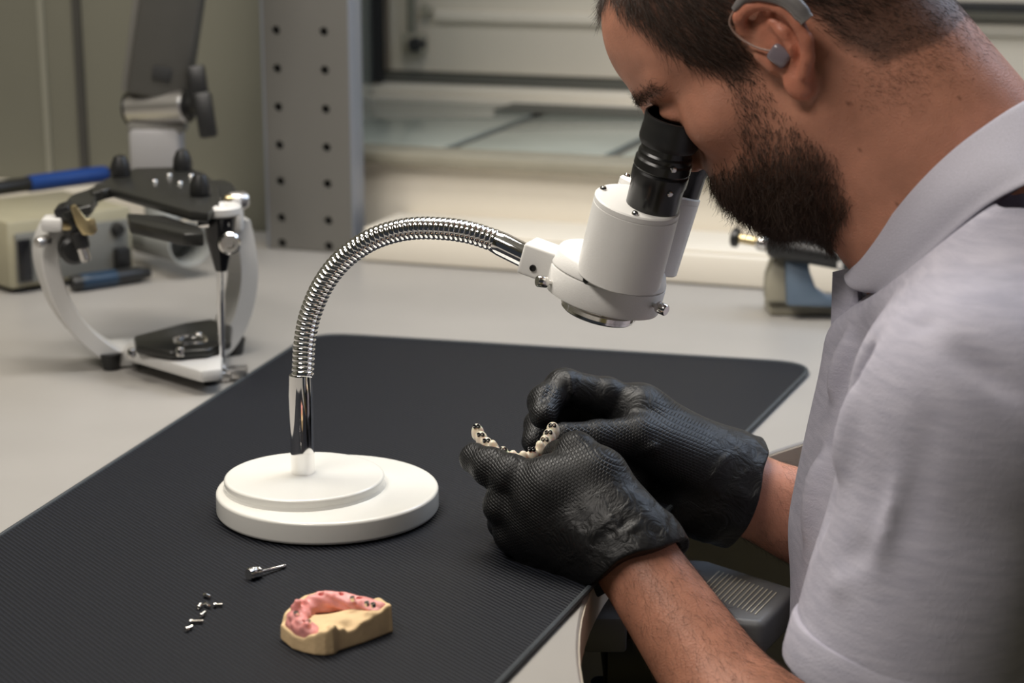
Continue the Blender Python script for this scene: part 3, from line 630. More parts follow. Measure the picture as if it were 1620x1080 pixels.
obj('bracket', prism(BM(), [onT(x, y, DT-0.02) for x, y in pl], hF*0.025), M['tool_blue'], st, bevel=0.003)
# ================================================================== MICROSCOPE
def catm(pts, Y): return [at(x, y, Y) for x, y in pts]
ZB, ZD2 = ZM+0.0180, ZM+0.0262
l_, r_ = tb(342, 772, ZB), tb(694, 767, ZB); cb = (l_+r_)/2; rbse = float(np.linalg.norm(r_-l_))/2
f_ = tb(540, 824, ZB)
l2, r2_ = tb(355, 752, ZD2), tb(608, 750, ZD2); cdk = (l2+r2_)/2; rdk = float(np.linalg.norm(r2_-l2))/2
mic = empty('stereo_microscope', (cb[0], cb[1], T+ZM), 'white stereo microscope on a chrome gooseneck with a round two-tier base', 'microscope')
bz = (cb[0], cb[1], T+ZM)
obj('base', lathe(BM(), bz, (0, 0, 1), [(0, 0.001), (rbse-0.003, 0.001), (rbse-0.001, 0.0015), (rbse, 0.003), (rbse, 0.004), (rbse, 0.0155), (rbse-0.0001, 0.0162), (rbse-0.0006, 0.0171), (rbse-0.0014, 0.0177), (rbse-0.0024, 0.0180), (rbse-0.0034, 0.0180), (0, 0.0180)], 128), M['white_enamel'], mic)
obj('base_pad', lathe(BM(), bz, (0, 0, 1), [(0, 0), (rbse-0.004, 0), (rbse-0.004, 0.002), (0, 0.002)], 96), M['rubber'], mic)
obj('base_disc', lathe(BM(), (cdk[0], cdk[1], T+ZB-0.0005), (0, 0, 1), [(0, 0), (rdk+0.0012, 0), (rdk+0.0008, 0.0012), (rdk, 0.0024), (rdk, 0.0030), (rdk, 0.0070), (rdk-0.0001, 0.0074), (rdk-0.0006, 0.0081), (rdk-0.0014, 0.0086), (rdk-0.0022, 0.0087), (rdk-0.0032, 0.0087), (0, 0.0087)], 128), M['white_enamel'], mic)
pb0 = tb(479.5, 747, ZD2); YN = float(pb0[1])
rp = 0.0090
pt = at(478, 592, YN); hp_ = float(pt[2])-T-ZD2
obj('post', lathe(BM(), (pb0[0], YN, T+ZD2-0.0005), (0, 0, 1), [(0, 0), (rp, 0), (rp, hp_*0.5), (rp*1.01, hp_*0.8), (rp*0.93, hp_), (0, hp_)], 48), M['chrome'], mic)
neck = [(479, 597), (480, 575), (482, 540), (491, 497), (512, 449), (545, 408), (590, 378), (640, 363), (690, 361), (740, 367), (785, 381)]
Ye = 1.275
NP = [at(x, y, YN+(Ye-YN)*i/(len(neck)-1)) for i, (x, y) in enumerate(neck)]
P, Ln = resample(catmull(NP, 30), 58*8+1)
obj('gooseneck', sweep(BM(), P, lambda i: 0.0074+0.0010*abs(math.sin(math.pi*(i % 8+0.01)/8))**0.28, n=32), M['chrome'], mic)
f0_, f1_ = V(at(779, 379, Ye)), V(at(842, 410, Ye)); d = f1_-f0_; L = d.length
obj('ferrule', lathe(BM(), f0_, d, [(0, 0), (0.0074, 0), (0.0084, 0.002), (0.0090, 0.008), (0.0090, L), (0, L)], 40), M['chrome'], mic)
# optical head: leaning frame, e1 along the shift towards the face, ax0 the optical axis
phi = math.radians(15); ax0 = Vector((math.sin(phi), 0, math.cos(phi))); e1 = Vector((math.cos(phi), 0, -math.sin(phi))); ey = Vector((0, 1, 0))
YC = 1.283
dc = V(at(951, 474, YC)); RD = 0.0428
hd = obj('head_disc', lathe(BM(), dc, ax0, [(0, 0.0), (0.0385, 0.0), (0.0420, 0.0015), (RD, 0.004), (RD, 0.0192), (RD-0.0003, 0.0198), (RD-0.0016, 0.0202), (RD-0.0016, 0.0207), (RD-0.0003, 0.0211), (RD-0.0003, 0.0225), (0.0400, 0.0300), (0.0385, 0.0322), (0.0360, 0.0330), (0, 0.0330)], 96), M['white_matte'], mic)
obj('objective_ring', lathe(BM(), dc, ax0, [(0.024, 0.0), (0.0262, 0.0), (0.0262, -0.0040), (0.0278, -0.0050), (0.0278, -0.0078), (0.0266, -0.0085), (0.0270, -0.0100), (0.0255, -0.0112), (0.0225, -0.0112), (0.0215, -0.004), (0.0215, 0)], 72), M['steel'], hd)
obj('objective_lens', lathe(BM(), dc, ax0, [(0, -0.0055), (0.012, -0.0050), (0.0214, -0.0035), (0.0214, 0.001), (0, 0.001)], 48), M['black_gloss'], hd)
def on_rim(x, y, h):                           # point of the disc rim seen at this pixel, at height h over the disc's foot
    d = V(ray(x, y)); o = V(CAM)-dc; a_ = d-ax0*d.dot(ax0); b2 = o-ax0*o.dot(ax0); A = a_.dot(a_); B = a_.dot(b2); Cc = b2.dot(b2)-RD*RD
    dis = B*B-A*Cc; t = (-B-math.sqrt(max(dis, 0)))/A; p = V(CAM)+d*t; rad = (p-dc)-ax0*(p-dc).dot(ax0); rad.normalize(); return dc+rad*RD+ax0*(p-dc).dot(ax0), rad
for x, y in ((872, 447), (1034, 482)):
    q, rd = on_rim(x, y, 0); stp = 0.004
    k = obj('clamp_screw', lathe(BM(), q-rd*0.002, rd, [(0, 0), (0.0018, 0), (0.0018, 0.005), (0.0036, 0.0052), (0.0040, 0.006), (0.0040, 0.0125), (0.0035, 0.0133), (0, 0.0133)], 36, wob=lambda i: 1.0+0.035*(i % 2)), M['steel'], hd)
q, rd = on_rim(927, 443, 0); obj('grub_screw', lathe(BM(), q-rd*0.0015, rd, [(0, 0.0013), (0.0012, 0.0013), (0.0013, 0.0021), (0.0022, 0.0021), (0.0023, 0)], 18), M['black_metal'], hd)
# hinge block between ferrule and head
u = V(at(842, 396, YC-0.012))-V(at(846, 440, YC-0.012))
Rh = Matrix.Rotation(math.radians(16), 3, 'Y')
obj('hinge_block', box(BM(), V(at(862, 413, YC-0.006)), 0.030, 0.027, 0.0235, Rh), M['white_matte'], mic, bevel=0.0025, seg=3)
q = V(at(843, 424, YC-0.020)); obj('hinge_screw', lathe(BM(), q, (0, -1, 0), [(0, -0.0002), (0.0016, -0.0002), (0.0017, 0.0008), (0.0024, 0.0008), (0.0025, -0.001)], 18), M['black_metal'], mic)
def tube(sgn):
    lean = math.radians(7.5)*sgn
    a_ = (ax0*math.cos(lean)+ey*math.sin(lean)).normalized()
    top = V(at(1009, 318, 1.252)) if sgn < 0 else V(at(1009, 318, 1.252))+ey*(2*(YC-1.252))
    top = Vector((top.x, YC+(1.252-YC)*(1 if sgn < 0 else -1), top.z))
    xx = (e1-a_*e1.dot(a_)).normalized(); yy = a_.cross(xx)
    Lc, Rc = 0.0585, 0.0302
    g = obj('tube_housing', lathe(BM(), top-a_*Lc, a_, [(0, 0), (Rc-0.001, 0), (Rc, 0.001), (Rc, Lc-0.0052), (Rc-0.0004, Lc-0.0048), (Rc, Lc-0.0044), (Rc, Lc-0.0010), (Rc-0.0010, Lc), (0, Lc)], 72), M['white_matte'], mic)
    off = xx*0.0107
    prof = [(0, -0.001), (0.0184, -0.001), (0.0186, 0.016), (0.0196, 0.0185), (0.0198, 0.026), (0.0190, 0.0275), (0.0198, 0.029), (0.0196, 0.0345), (0.0184, 0.036), (0.0188, 0.0375), (0.0186, 0.0395), (0.0176, 0.041), (0.0178, 0.043), (0.0178, 0.0465), (0.0192, 0.0468), (0.0150, 0.056), (0, 0.054)]
    e = obj('eyepiece', lathe(BM(), top+off, a_, prof, 72), M['black_satin'], mic, angle=24)
    obj('eye_cup', lathe(BM(), top+off, a_, [(0.0180, 0.0450), (0.0194, 0.0455), (0.0206, 0.0480), (0.0208, 0.0500), (0.0204, 0.0560), (0.0201, 0.0600), (0.0206, 0.0650), (0.0202, 0.0662), (0.0190, 0.0666), (0.0172, 0.0640), (0.0166, 0.055), (0.014, 0.052)], 64), M['rubber'], e, angle=35)
    for (x, y) in ((1066, 269), (1060, 307)):
        if sgn < 0:
            d = V(ray(x, y)); ctr = top+off; o = V(CAM)-ctr; p_ = d-a_*d.dot(a_); q_ = o-a_*o.dot(a_); A = p_.dot(p_); B = p_.dot(q_); Cc = q_.dot(q_)-0.0197**2
            t = (-B-math.sqrt(max(B*B-A*Cc, 0)))/A; p = V(CAM)+d*t; rd = (p-ctr)-a_*(p-ctr).dot(a_); rd.normalize()
            obj('set_screw', lathe(BM(), p-rd*0.001, rd, [(0, 0.0022), (0.0014, 0.0022), (0.0020, 0.0016), (0.0021, 0)], 18), M['steel'], e)
    for ang in (178, 283, 60):
        t = math.radians(ang); p = top+(xx*math.cos(t)+yy*math.sin(t))*0.0262
        obj('plate_screw', lathe(BM(), p, a_, [(0, 0.0022), (0.0016, 0.0022), (0.0024, 0.0012), (0.0025, 0.0), (0.0016, 0.0)], 16), M['steel'], g)
    return top+off+a_*0.0666, a_
CUPS = [tube(-1), tube(1)]
obj('body_bridge', box(BM(), dc+ax0*0.055+e1*0.012, 0.030, 0.050, 0.040, Matrix((e1, ey, ax0)).transposed()), M['white_matte'], mic, bevel=0.004)

# ================================================================== DENTAL MODEL
def idw(pts, x, y, pw=3.6):
    P = np.array(pts); d2 = (x[:, None]-P[:, 0])**2+(y[:, None]-P[:, 1])**2+1e-8; w_ = d2**(-pw/2); return (w_*P[:, 2]).sum(1)/w_.sum(1)
cp = [(443, 985, .0105), (455, 993, .0105), (478, 1006, .0095), (500, 1001, .0125), (512, 995, .016), (526, 988, .0185), (540, 993, .0145), (554, 997, .0115), (585, 980, .0150), (620, 956, .019), (603, 950, .018), (510, 966, .0095), (540, 957, .0085), (560, 958, .010), (535, 977, .0165), (500, 983, .015), (575, 965, .0155), (590, 968, .0165), (470, 945, .012), (520, 940, .014), (460, 970, .015)]
hc = [(*tb(x, y, ZM+z)[:2], z) for x, y, z in cp]
bo = [tb(x, y, ZM)[:2] for x, y in ((450, 1017), (462, 1027), (480, 1033), (498, 1037), (515, 1038), (529, 1036), (537, 1030), (575, 1018), (616, 1002))]
bo += [tb(622, 958, ZM+.018)[:2]]+[tb(x, y, ZM+.013)[:2] for x, y in ((600, 952), (575, 942), (545, 935), (510, 933), (480, 938), (462, 950), (448, 972))]+[tb(443, 988, ZM+.010)[:2]]
bo = np.array(bo)
def poly_sdf(x, y, poly):
    d = np.full(len(x), 1e9); n = len(poly)
    for i in range(n):
        a, b_ = poly[i], poly[(i+1) % n]; e = b_-a; wx, wy = x-a[0], y-a[1]; t = np.clip((wx*e[0]+wy*e[1])/(e @ e), 0, 1)
        d = np.minimum(d, np.hypot(wx-t*e[0], wy-t*e[1]))
    return np.where(inpoly(x, y, [tuple(p) for p in poly]), -d, d)
mo = np.array([bo[:, 0].mean(), bo[:, 1].mean(), T+ZM])
def f_model(p):
    x, y, z = p[:, 0]+mo[0], p[:, 1]+mo[1], p[:, 2]
    h = idw(hc, x, y)
    return smax(smax(poly_sdf(x, y, bo)+z*0.03, (z-h)*0.85, 0.0014), -z, 0.001).astype(F32)
v_, f__ = sdf_mesh(f_model, bo.min(0).tolist()[0:0] or [bo[:, 0].min()-mo[0]-.004, bo[:, 1].min()-mo[1]-.004, -.002], [bo[:, 0].max()-mo[0]+.004, bo[:, 1].max()-mo[1]+.004, .026], 0.0007)
v_ = relax(v_, f__, 2)
mod = link('dental_model', np_mesh('dental_model', v_, f__), M['plaster']); mod.location = V(mo)
tag(mod, 'small yellow plaster dental cast with a pink gum arch lying on the mat', 'dental model')
gp = [(494, 992, .0150), (486, 985, .0170), (476, 976, .0185), (470, 966, .0195), (476, 953, .0215), (489, 944, .0225), (505, 939, .0230), (525, 938, .0225), (550, 941, .0215), (575, 947, .0205), (600, 953, .0195)]
G, _ = resample(catmull([tb(x, y, ZM+z)-mo for x, y, z in gp], 10), 60)
def f_gum(p):
    d = np.full(len(p), 1e3, F32)
    for i in range(0, len(G)-1, 2):
        r = 0.0060+0.0008*math.sin(i*1.1)+0.0010*max(0, 1-i/22)-0.0007*min(1, max(0, (i-18)/12)); d = smin(d, cone(p, G[i]-np.array([0, 0, .0074+.001*max(0, 1-i/22)-.0020*min(1, max(0, (i-22)/14))]), G[min(i+2, len(G)-1)]-np.array([0, 0, .0074+.001*max(0, 1-i/22)-.0020*min(1, max(0, (i-22)/14))]), r, r), 0.002)
    for i in range(2, len(G)-1, 4):
        d = smin(d, ell(p, G[i]+RNG0[i]*0.0020-np.array([0, 0, .0026]), (0.0030, 0.0030, 0.0036)), 0.0015)
    for i in range(5, len(G)-3, 9): d = smax(d, -ell(p, G[i]+np.array([0, -.0003, -.0008]), (0.0017, 0.0017, 0.0035)), 0.0008)
    return smax(d+noise3(p, 750, 3)*F32(0.0008), poly_sdf(p[:, 0]+mo[0], p[:, 1]+mo[1], bo)+0.0016, 0.001).astype(F32)
RNG0 = np.random.default_rng(5).normal(size=(80, 3))
v_, f__ = sdf_mesh(f_gum, G.min(0)-.012, G.max(0)+.010, 0.0006)
g_ = link('gum', np_mesh('gum', v_, f__), M['gum']); g_.parent = mod; tag(g_, 'pink silicone gum arch with screw holes')
for (x, y, z) in ((468, 966, .0215), (488, 980, .0185), (580, 950, .024), (590, 952, .0235), (557, 942, .025)):
    q = V(tb(x, y, ZM+z)-mo)-Vector((0, 0, .0012)); o = link('analog', lathe(BM(), q, (0, 0, 1), [(0.0008, -0.0015), (0.0009, 0.0003), (0.0016, 0.0003), (0.0017, -0.002)], 16) and None or bpy.data.meshes.new('analog'), M['steel'])
    bm = lathe(BM(), q, (-0.1, -0.3, 1), [(0, -0.001), (0.0009, -0.001), (0.0009, 0.0004), (0.0016, 0.0004), (0.0017, -0.002)], 16); bm.to_mesh(o.data); bm.free(); o.parent = mod

# ================================================================== HAND DRIVER AND SCREWS ON THE MAT
a, b_ = V(tb(393, 909, ZM+.0040)), V(tb(452, 895, ZM+.0012)); a.z = T+ZM+0.0042; b_.z = T+ZM+0.0014
d = b_-a; L = d.length; d.normalize()
drv = empty('hand_driver', (a+b_)/2-Vector((0, 0, 0.003)), 'short knurled steel hand driver with a thin shank lying on the mat', 'screwdriver')
obj('grip', lathe(BM(), a, d, [(0, 0), (0.0034, 0), (0.0040, 0.0007), (0.0040, 0.0075), (0.0034, 0.0085), (0.0036, 0.0092), (0.0030, 0.0105), (0, 0.0105)], 40, wob=lambda i: 1.0+0.10*((i//2) % 2)), M['steel'], drv)
obj('shank', lathe(BM(), a+d*0.0100, d, [(0, 0), (0.0012, 0), (0.0012, L-0.014), (0.0014, L-0.0135), (0.0014, L-0.0105), (0.0009, L-0.010), (0, L-0.010)], 16), M['steel'], drv)
scr = [(328, 943, -20, 'uppermost tiny steel screw, alone above the others on the mat'), (316, 959, 70, 'upright-lying tiny screw at the left of the row of three'), (328, 958, -30, 'tiny steel screw in the middle of the row of three'),
       (345, 957, 5, 'tiny steel screw at the right-hand end of the row of three'), (321, 972, 50, 'tiny dark screw just below the row of three'), (311, 983, 3, 'longest tiny screw, second from the lower left end'), (299, 994, 35, 'lowest tiny screw, nearest the lower left end')]
for i, (x, y, an, lab) in enumerate(scr):
    Ls = 0.0090 if i == 5 else 0.0062; rs = 0.0013
    q = V(tb(x, y, ZM+rs)); u = (hR*math.cos(math.radians(an))+hF*math.sin(math.radians(an))*2.4).normalized()
    e = empty('retaining_screw', q-Vector((0, 0, rs)), lab, 'screw', 'tiny screws on the mat')
    q = q-u*Ls/2+Vector((0, 0, 0.0003))
    obj('screw_head', lathe(BM(), q, u, [(0, 0.0006), (0.0006, 0), (0.0014, 0), (0.0017, 0.0005), (0.0016, 0.0018), (0.0010, 0.0023), (0, 0.0023)], 16), M['steel'], e)
    th = [(0, 0.0015)]; k = 0
    for h in np.arange(0.0017, Ls, 0.00035): th.append((0.0010 if k % 2 else 0.0013, h)); k += 1
    th += [(0.0006, Ls), (0, Ls)]
    obj('thread', lathe(BM(), q, u, th, 14), M['steel'], e)

# ================================================================== DENTAL BRIDGE HELD IN THE GLOVES
teeth = [(756, 685, 1.256, 1.15), (762, 695, 1.246, 1.1), (771, 704, 1.236, 1.05), (782, 711, 1.228, .95), (797, 717, 1.221, .9), (812, 722, 1.217, .85), (828, 723, 1.217, .85), (843, 720, 1.221, .95), (855, 712, 1.228, 1.0), (863, 703, 1.237, 1.1), (869, 692, 1.247, 1.15), (875, 681, 1.256, 1.15)]
TP = [at(x, y, Y) for x, y, Y, s in teeth]
bc = np.mean(TP, axis=0)
brn = np.array([-0.05, -0.30, 0.95]); brn /= np.linalg.norm(brn)      # the side with the screw holes
def f_bridge(p):
    d = np.full(len(p), 1e3, F32)
    for i, (x, y, Y, s) in enumerate(teeth):
        c_ = TP[i]-bc
        t_ = TP[min(i+1, 11)]-TP[max(i-1, 0)]; t_ /= np.linalg.norm(t_); n_ = brn-t_*(brn @ t_); n_ /= np.linalg.norm(n_); R_ = np.stack([t_, np.cross(n_, t_), n_], 1)
        d = smin(d, ell(p, c_, (0.0042*s, 0.0042*s, 0.0060*s), R_), 0.0012)
        if i in (0, 3, 8, 9): d = smin(d, ell(p, c_+n_*0.0045, (0.0028, 0.0028, 0.0032), R_), 0.001)
        if i: d = smin(d, cone(p, TP[i-1]-bc, c_, 0.0026, 0.0026), 0.0008)
    return d+noise3(p, 1200, 9)*F32(0.00012)
v_, f__ = sdf_mesh(f_bridge, np.min(TP, 0)-bc-.008, np.max(TP, 0)-bc+.008, 0.00045)
v_ = relax(v_, f__, 1)
bri = link('dental_bridge', np_mesh('dental_bridge', v_, f__), M['ivory']); bri.location = V(bc)
tag(bri, 'ivory dental bridge arch with dark screw holes held between the gloved fingers', 'dental bridge')
for k in (0, 1, 2, 4, 7, 9, 10, 11):
    n_ = V(brn*0.85-FW*0.45).normalized(); q = V(TP[k]-bc)+n_*(0.0058*teeth[k][3])
    if k in (0, 7): q = q+V(brn)*0.0016
    for du in (-1, 1):
        bm = lathe(BM(), q+V(RT)*du*0.0014, n_, [(0, -0.0005), (0.0009, -0.0004), (0.0010, 0.0006), (0.0014, 0.0005), (0.0015, -0.0014)], 14)
        me = bpy.data.meshes.new('screw_hole'); bm.to_mesh(me); bm.free(); o = link('screw_hole', me, M['black_gloss']); o.parent = bri

# ================================================================== GREY HAND REST UNDER THE BENCH EDGE
ZH = -0.062
hr = empty('hand_rest', tb(1150, 930, ZH), 'grey plastic hand rest with pale slots fixed below the bench edge', 'hand rest')
top = [tb(x, y, ZH) for x, y in ((1066, 882), (1118, 884), (1262, 929), (1207, 985), (1010, 965), (985, 930))]
body = obj('shell', prism(BM(), [V(p) for p in top], (0, 0, -0.030)), M['rest_grey'], hr, bevel=0.006, seg=4)
for i in range(14):
    a = V(tb(1138+i*6.93, 903+i*2.65, ZH+0.0004)); b_ = V(tb(1106+i*6.8, 934+i*2.9, ZH+0.0004))
    obj('slot', cyl(BM(), a, b_, 0.0006, n=8), M['slot'], hr)
bx = tb(957, 965, ZH-0.01)
obj('bracket', box(BM(), V(tb(955, 985, ZH-0.015)), 0.032, 0.05, 0.028, RS), M['rest_grey'], hr, bevel=0.003)
obj('mount', box(BM(), V(tb(990, 1035, ZH-0.05))+Vector((0.03, 0.03, 0)), 0.11, 0.09, 0.05, RS), M['black_plastic'], hr, bevel=0.006)
obj('hose', cyl(BM(), V(tb(950, 1075, ZH-0.09)), V(tb(950, 1075, ZH-0.09))-Vector((0, -0.02, 0.3)), 0.008, n=16), M['blue'], hr)
# ================================================================== THE MAN
Y0 = 1.28
TR = at(1218, 95, 1.205); HC = np.array([TR[0], Y0, TR[2]])
th_ = math.radians(38)
HF_ = np.array([-math.cos(th_), 0, -math.sin(th_)]); HU = np.array([-math.sin(th_), 0, math.cos(th_)]); HL = np.array([0, -1.0, 0])
HB = np.stack([HF_, HL, HU], 1).astype(F32)          # columns: forward, left, up
hl = lambda f, l, u: HC+HF_*f+HL*l+HU*u
def tolocal(v): return (v-HC) @ np.stack([HF_, HL, HU], 1)

# joints
L_wr, L_el, L_sh = at(1006, 888, 1.178), at(1345, 1385, 1.09), at(1545, 640, 1.115)
R_wr, R_el = at(1188, 783, 1.375), at(1470, 905, 1.44)
R_sh = np.array([L_sh[0], 2*Y0-L_sh[1], L_sh[2]])
pelvis = np.array([0.0, Y0, T-0.28]); chest = np.array([-0.075, Y0, T+0.06])
nk0, nk1 = np.array([-0.195, Y0, T+0.365-0.0]), np.array([-0.035, Y0, T+0.170])

def ear(q, s):
    """q in head-local (forward, left*s, up)"""
    rim = [(.004, .074, .014), (.002, .078, .025), (-.002, .084, .033), (-.012, .088, .034), (-.022, .091, .030), (-.030, .094, .020), (-.032, .095, .008), (-.030, .095, -.005), (-.024, .093, -.014), (-.016, .089, -.021)]
    d = np.full(len(q), 1e3, F32)
    for a, b in zip(rim, rim[1:]): d = smin(d, cone(q, a, b, .0046, .0046), .002)
    d = smin(d, ell(q, (-.007, .083, -.023), (.0085, .0055, .0105)), .004)                       # lobe
    ant = [(-.018, .087, .018), (-.020, .089, .008), (-.018, .088, -.003), (-.009, .083, -.012)]
    for a, b in zip(ant, ant[1:]): d = smin(d, cone(q, a, b, .0036, .0036), .003)
    d = smin(d, cone(q, (-.010, .083, .018), (.000, .077, .012), .0026, .0022), .003)
    R_ = np.array([[1, 0.35, 0], [-0.35, 1, 0], [0, 0, 1]]); R_ = R_/np.linalg.norm(R_, axis=0)
    d = smin(d, ell(q, (-.014, .082, .003), (.0165, .0040, .026), R_), .003)                    # back of the shell
    d = smin(d, cone(q, (.002, .077, .006), (.000, .079, -.004), .0052, .0045), .004)           # tragus
    d = smax(d, -ell(q, (-.008, .087, -.001), (.0070, .0060, .0090)), .003)                      # concha
    d = smin(d, cone(q, (-.006, .072, .020), (-.010, .080, .0), .006, .006), .004)
    return d
def f_head(p):
    q = (p-HC.astype(F32)) @ HB; qa = q.copy(); qa[:, 1] = np.abs(q[:, 1])
    d = ell(q, (-.012, 0, .045), (.102, .0765, .088))
    d = smin(d, ell(q, (.040, 0, .058), (.064, .062, .060)), .03)
    d = smin(d, ell(q, (.030, 0, -.045), (.060, .060, .060)), .03)                              # mid face and jaw
    d = smin(d, cone(qa, (-.004, .062, -.045), (.045, .036, -.086), .012, .014), .02)           # jaw line
    d = smin(d, ell(q, (.064, 0, -.084), (.018, .022, .016)), .018)                             # chin
    d = smin(d, ell(q, (.068, 0, -.045), (.026, .036, .034)), .02)                              # muzzle
    d = smin(d, ell(qa, (.055, .046, -.008), (.024, .020, .020)), .022)                         # cheekbone
    d = smin(d, cone(qa, (.095, .010, .033), (.074, .046, .032), .009, .008), .012)             # brow ridge
    d = smin(d, cone(q, (.098, 0, .030), (.117, 0, -.014), .008, .0105), .010)                  # nose
    d = smin(d, ell(qa, (.103, .0125, -.021), (.012, .0075, .0085)), .006)
    d = smax(d, -ell(qa, (.109, .0065, -.031), (.005, .0032, .005)), .003)                      # nostrils
    d = smax(d, -ell(qa, (.108, .033, .016), (.016, .016, .011)), .010)                         # eye sockets
    d = smin(d, ell(qa, (.080, .034, .010), (.0150, .0150, .0125)), .003)                       # closed lids over the eyes
    d = smin(d, cone(q, (.089, -.016, -.055), (.089, .016, -.055), .0048, .0048), .004)         # lips
    d = smin(d, cone(q, (.086, -.015, -.064), (.086, .015, -.064), .0052, .0052), .004)
    d = smax(d, -cone(q, (.096, -.020, -.0595), (.096, .020, -.0595), .0016, .0016), .002)
    qe = qa
    for c_, a_ in CUPS: d = smax(d, -cone(p, np.array(c_)-np.array(a_)*.0250, np.array(c_)-np.array(a_)*.05, .0230, .0260), .007)
    e = ear(qe, 1)
    return smin(d, e, .005)
def f_body(p):
    d = f_head(p)
    n = cone(p, hl(-.035, 0, -.015), nk1, .068, .074)
    n = smin(n, cone(p, hl(.0, 0, -.05), nk1+np.array([-.045, 0, .0]), .058, .06), .04)
    d = smin(d, n, .022)
    pa = p.copy(); pa[:, 1] = Y0-np.abs(p[:, 1]-Y0)                                             # mirrored trunk
    t = ell(p, (-.070, Y0, T+.03), (.118, .150, .20))
    t = smin(t, ell(p, (-.055, Y0, T-.16), (.128, .152, .20)), .06)
    t = smin(t, cone(pa, nk1+np.array([0, -.03, -.02]), L_sh+np.array([0.0, .02, -.005]), .052, .052), .05)
    d = smin(d, t, .05)
    up = cone(p, L_sh, L_el, .052, .046); fo = cone(p, L_el, L_wr, .045, .0285)
    bl = L_wr*.30+L_el*.70; fo = smin(fo, ell(p, bl+np.array([-.004, -.004, .006]), (.050, .046, .050)), .04)
    d = smin(d, smin(up, fo, .02), .02)
    hd_ = L_wr+(L_wr-L_el)/np.linalg.norm(L_wr-L_el)*.050; d = smin(d, cone(p, L_wr, hd_, .0275, .020), .006)
    up = cone(p, R_sh, R_el, .052, .046); fo = cone(p, R_el, R_wr, .050, .0315)
    d = smin(d, smin(up, fo, .02), .02)
    hd_ = R_wr+(R_wr-R_el)/np.linalg.norm(R_wr-R_el)*.050; d = smin(d, cone(p, R_wr, hd_, .030, .020), .006)
    return d.astype(F32)
v, f = sdf_mesh(f_body, (-.46, .98, T-.40), (.14, 1.56, T+.53), 0.0021)
v = relax(v, f, 2, 0.5)
q = tolocal(v); qa = q.copy(); qa[:, 1] = np.abs(q[:, 1])
HAIR = [(.098, .150), (.078, .122), (.067, .096), (.061, .076), (.052, .047), (.038, .021), (.031, .004), (.017, .000), (.010, .020), (.006, .034), (-.006, .050), (-.024, .048), (-.037, .026), (-.039, .0), (-.041, -.018), (-.054, -.042), (-.090, -.052), (-.15, -.035), (-.15, .17), (.09, .17)]
BEARD = [(.031, .008), (.040, -.016), (.052, -.034), (.066, -.039), (.088, -.034), (.125, -.038), (.125, -.13), (.05, -.118), (.014, -.104), (.012, -.092), (.004, -.068), (.011, -.044), (.016, -.025), (.015, .004)]
def soft(poly, f_, u, s=0.005, n=8):
    r = np.random.default_rng(1); acc = np.zeros(len(f_))
    for _ in range(n): acc += inpoly(f_+r.normal()*s, u+r.normal()*s, poly)
    return acc/n
headm = (q[:, 0] > -.16) & (q[:, 2] > -.14)
FRINGE = [(.12, .108), (.06, .100), (.02, .12), (.02, .17), (.12, .17)]
hm = np.maximum(soft(HAIR, q[:, 0], q[:, 2]), soft(FRINGE, q[:, 0], q[:, 2])*(qa[:, 1] < .034))*headm*(np.abs(q[:, 1]) < .079)
bmk = soft(BEARD, q[:, 0], q[:, 2], .004)*headm
tint = np.tile(np.array([0.47, 0.212, 0.136]), (len(v), 1))
earm = ss(qa[:, 1], .078, .086)*(np.abs(q[:, 2]-.01) < .05)
tint = tint*(1-earm[:, None]*0.55)+np.array([0.46, 0.145, 0.085])*earm[:, None]*0.55
tint = tint*(1-hm[:, None]*0.85)+np.array([0.05, 0.028, 0.020])*hm[:, None]*0.85
bmd = bmk*(.30+.5*ss(q[:, 2], -.03, -.08))*(.35+.65*ss(q[:, 0], .008, .042))
tint = tint*(1-bmd[:, None])+np.array([0.045, 0.024, 0.016])*bmd[:, None]
lip = np.exp(-((q[:, 2]+.059)/.007)**2)*(q[:, 0] > .084)*(qa[:, 1] < .022); tint = tint*(1-lip[:, None]*.6)+np.array([.36, .12, .10])*lip[:, None]*.6
for (x, y, Y, r) in ((1343, 164, 1.215, .0016), (1337, 229, 1.212, .0009), (1361, 236, 1.212, .0010), (1182, 73, 1.207, .0011), (1419, 322, 1.215, .0008), (1517, 155, 1.22, .0010), (1540, 126, 1.225, .0009)):
    d0 = ray(x, y); w_ = v-CAM; dist = np.linalg.norm(w_-np.outer(w_ @ d0/(d0 @ d0), d0), axis=1); near = (dist < r*2.2) & (v[:, 1] < Y0)
    k = np.exp(-(dist/r)**4)*near; tint = tint*(1-k[:, None]*.7)+np.array([.10, .035, .02])*k[:, None]*.7
me = np_mesh('person', v, f); cattr(me, 'tint', tint)
man = link('person', me, M['skin'])
tag(man, 'bearded man in a grey polo shirt and black gloves bending to look into the microscope', 'person')
vn = normals(v, f)

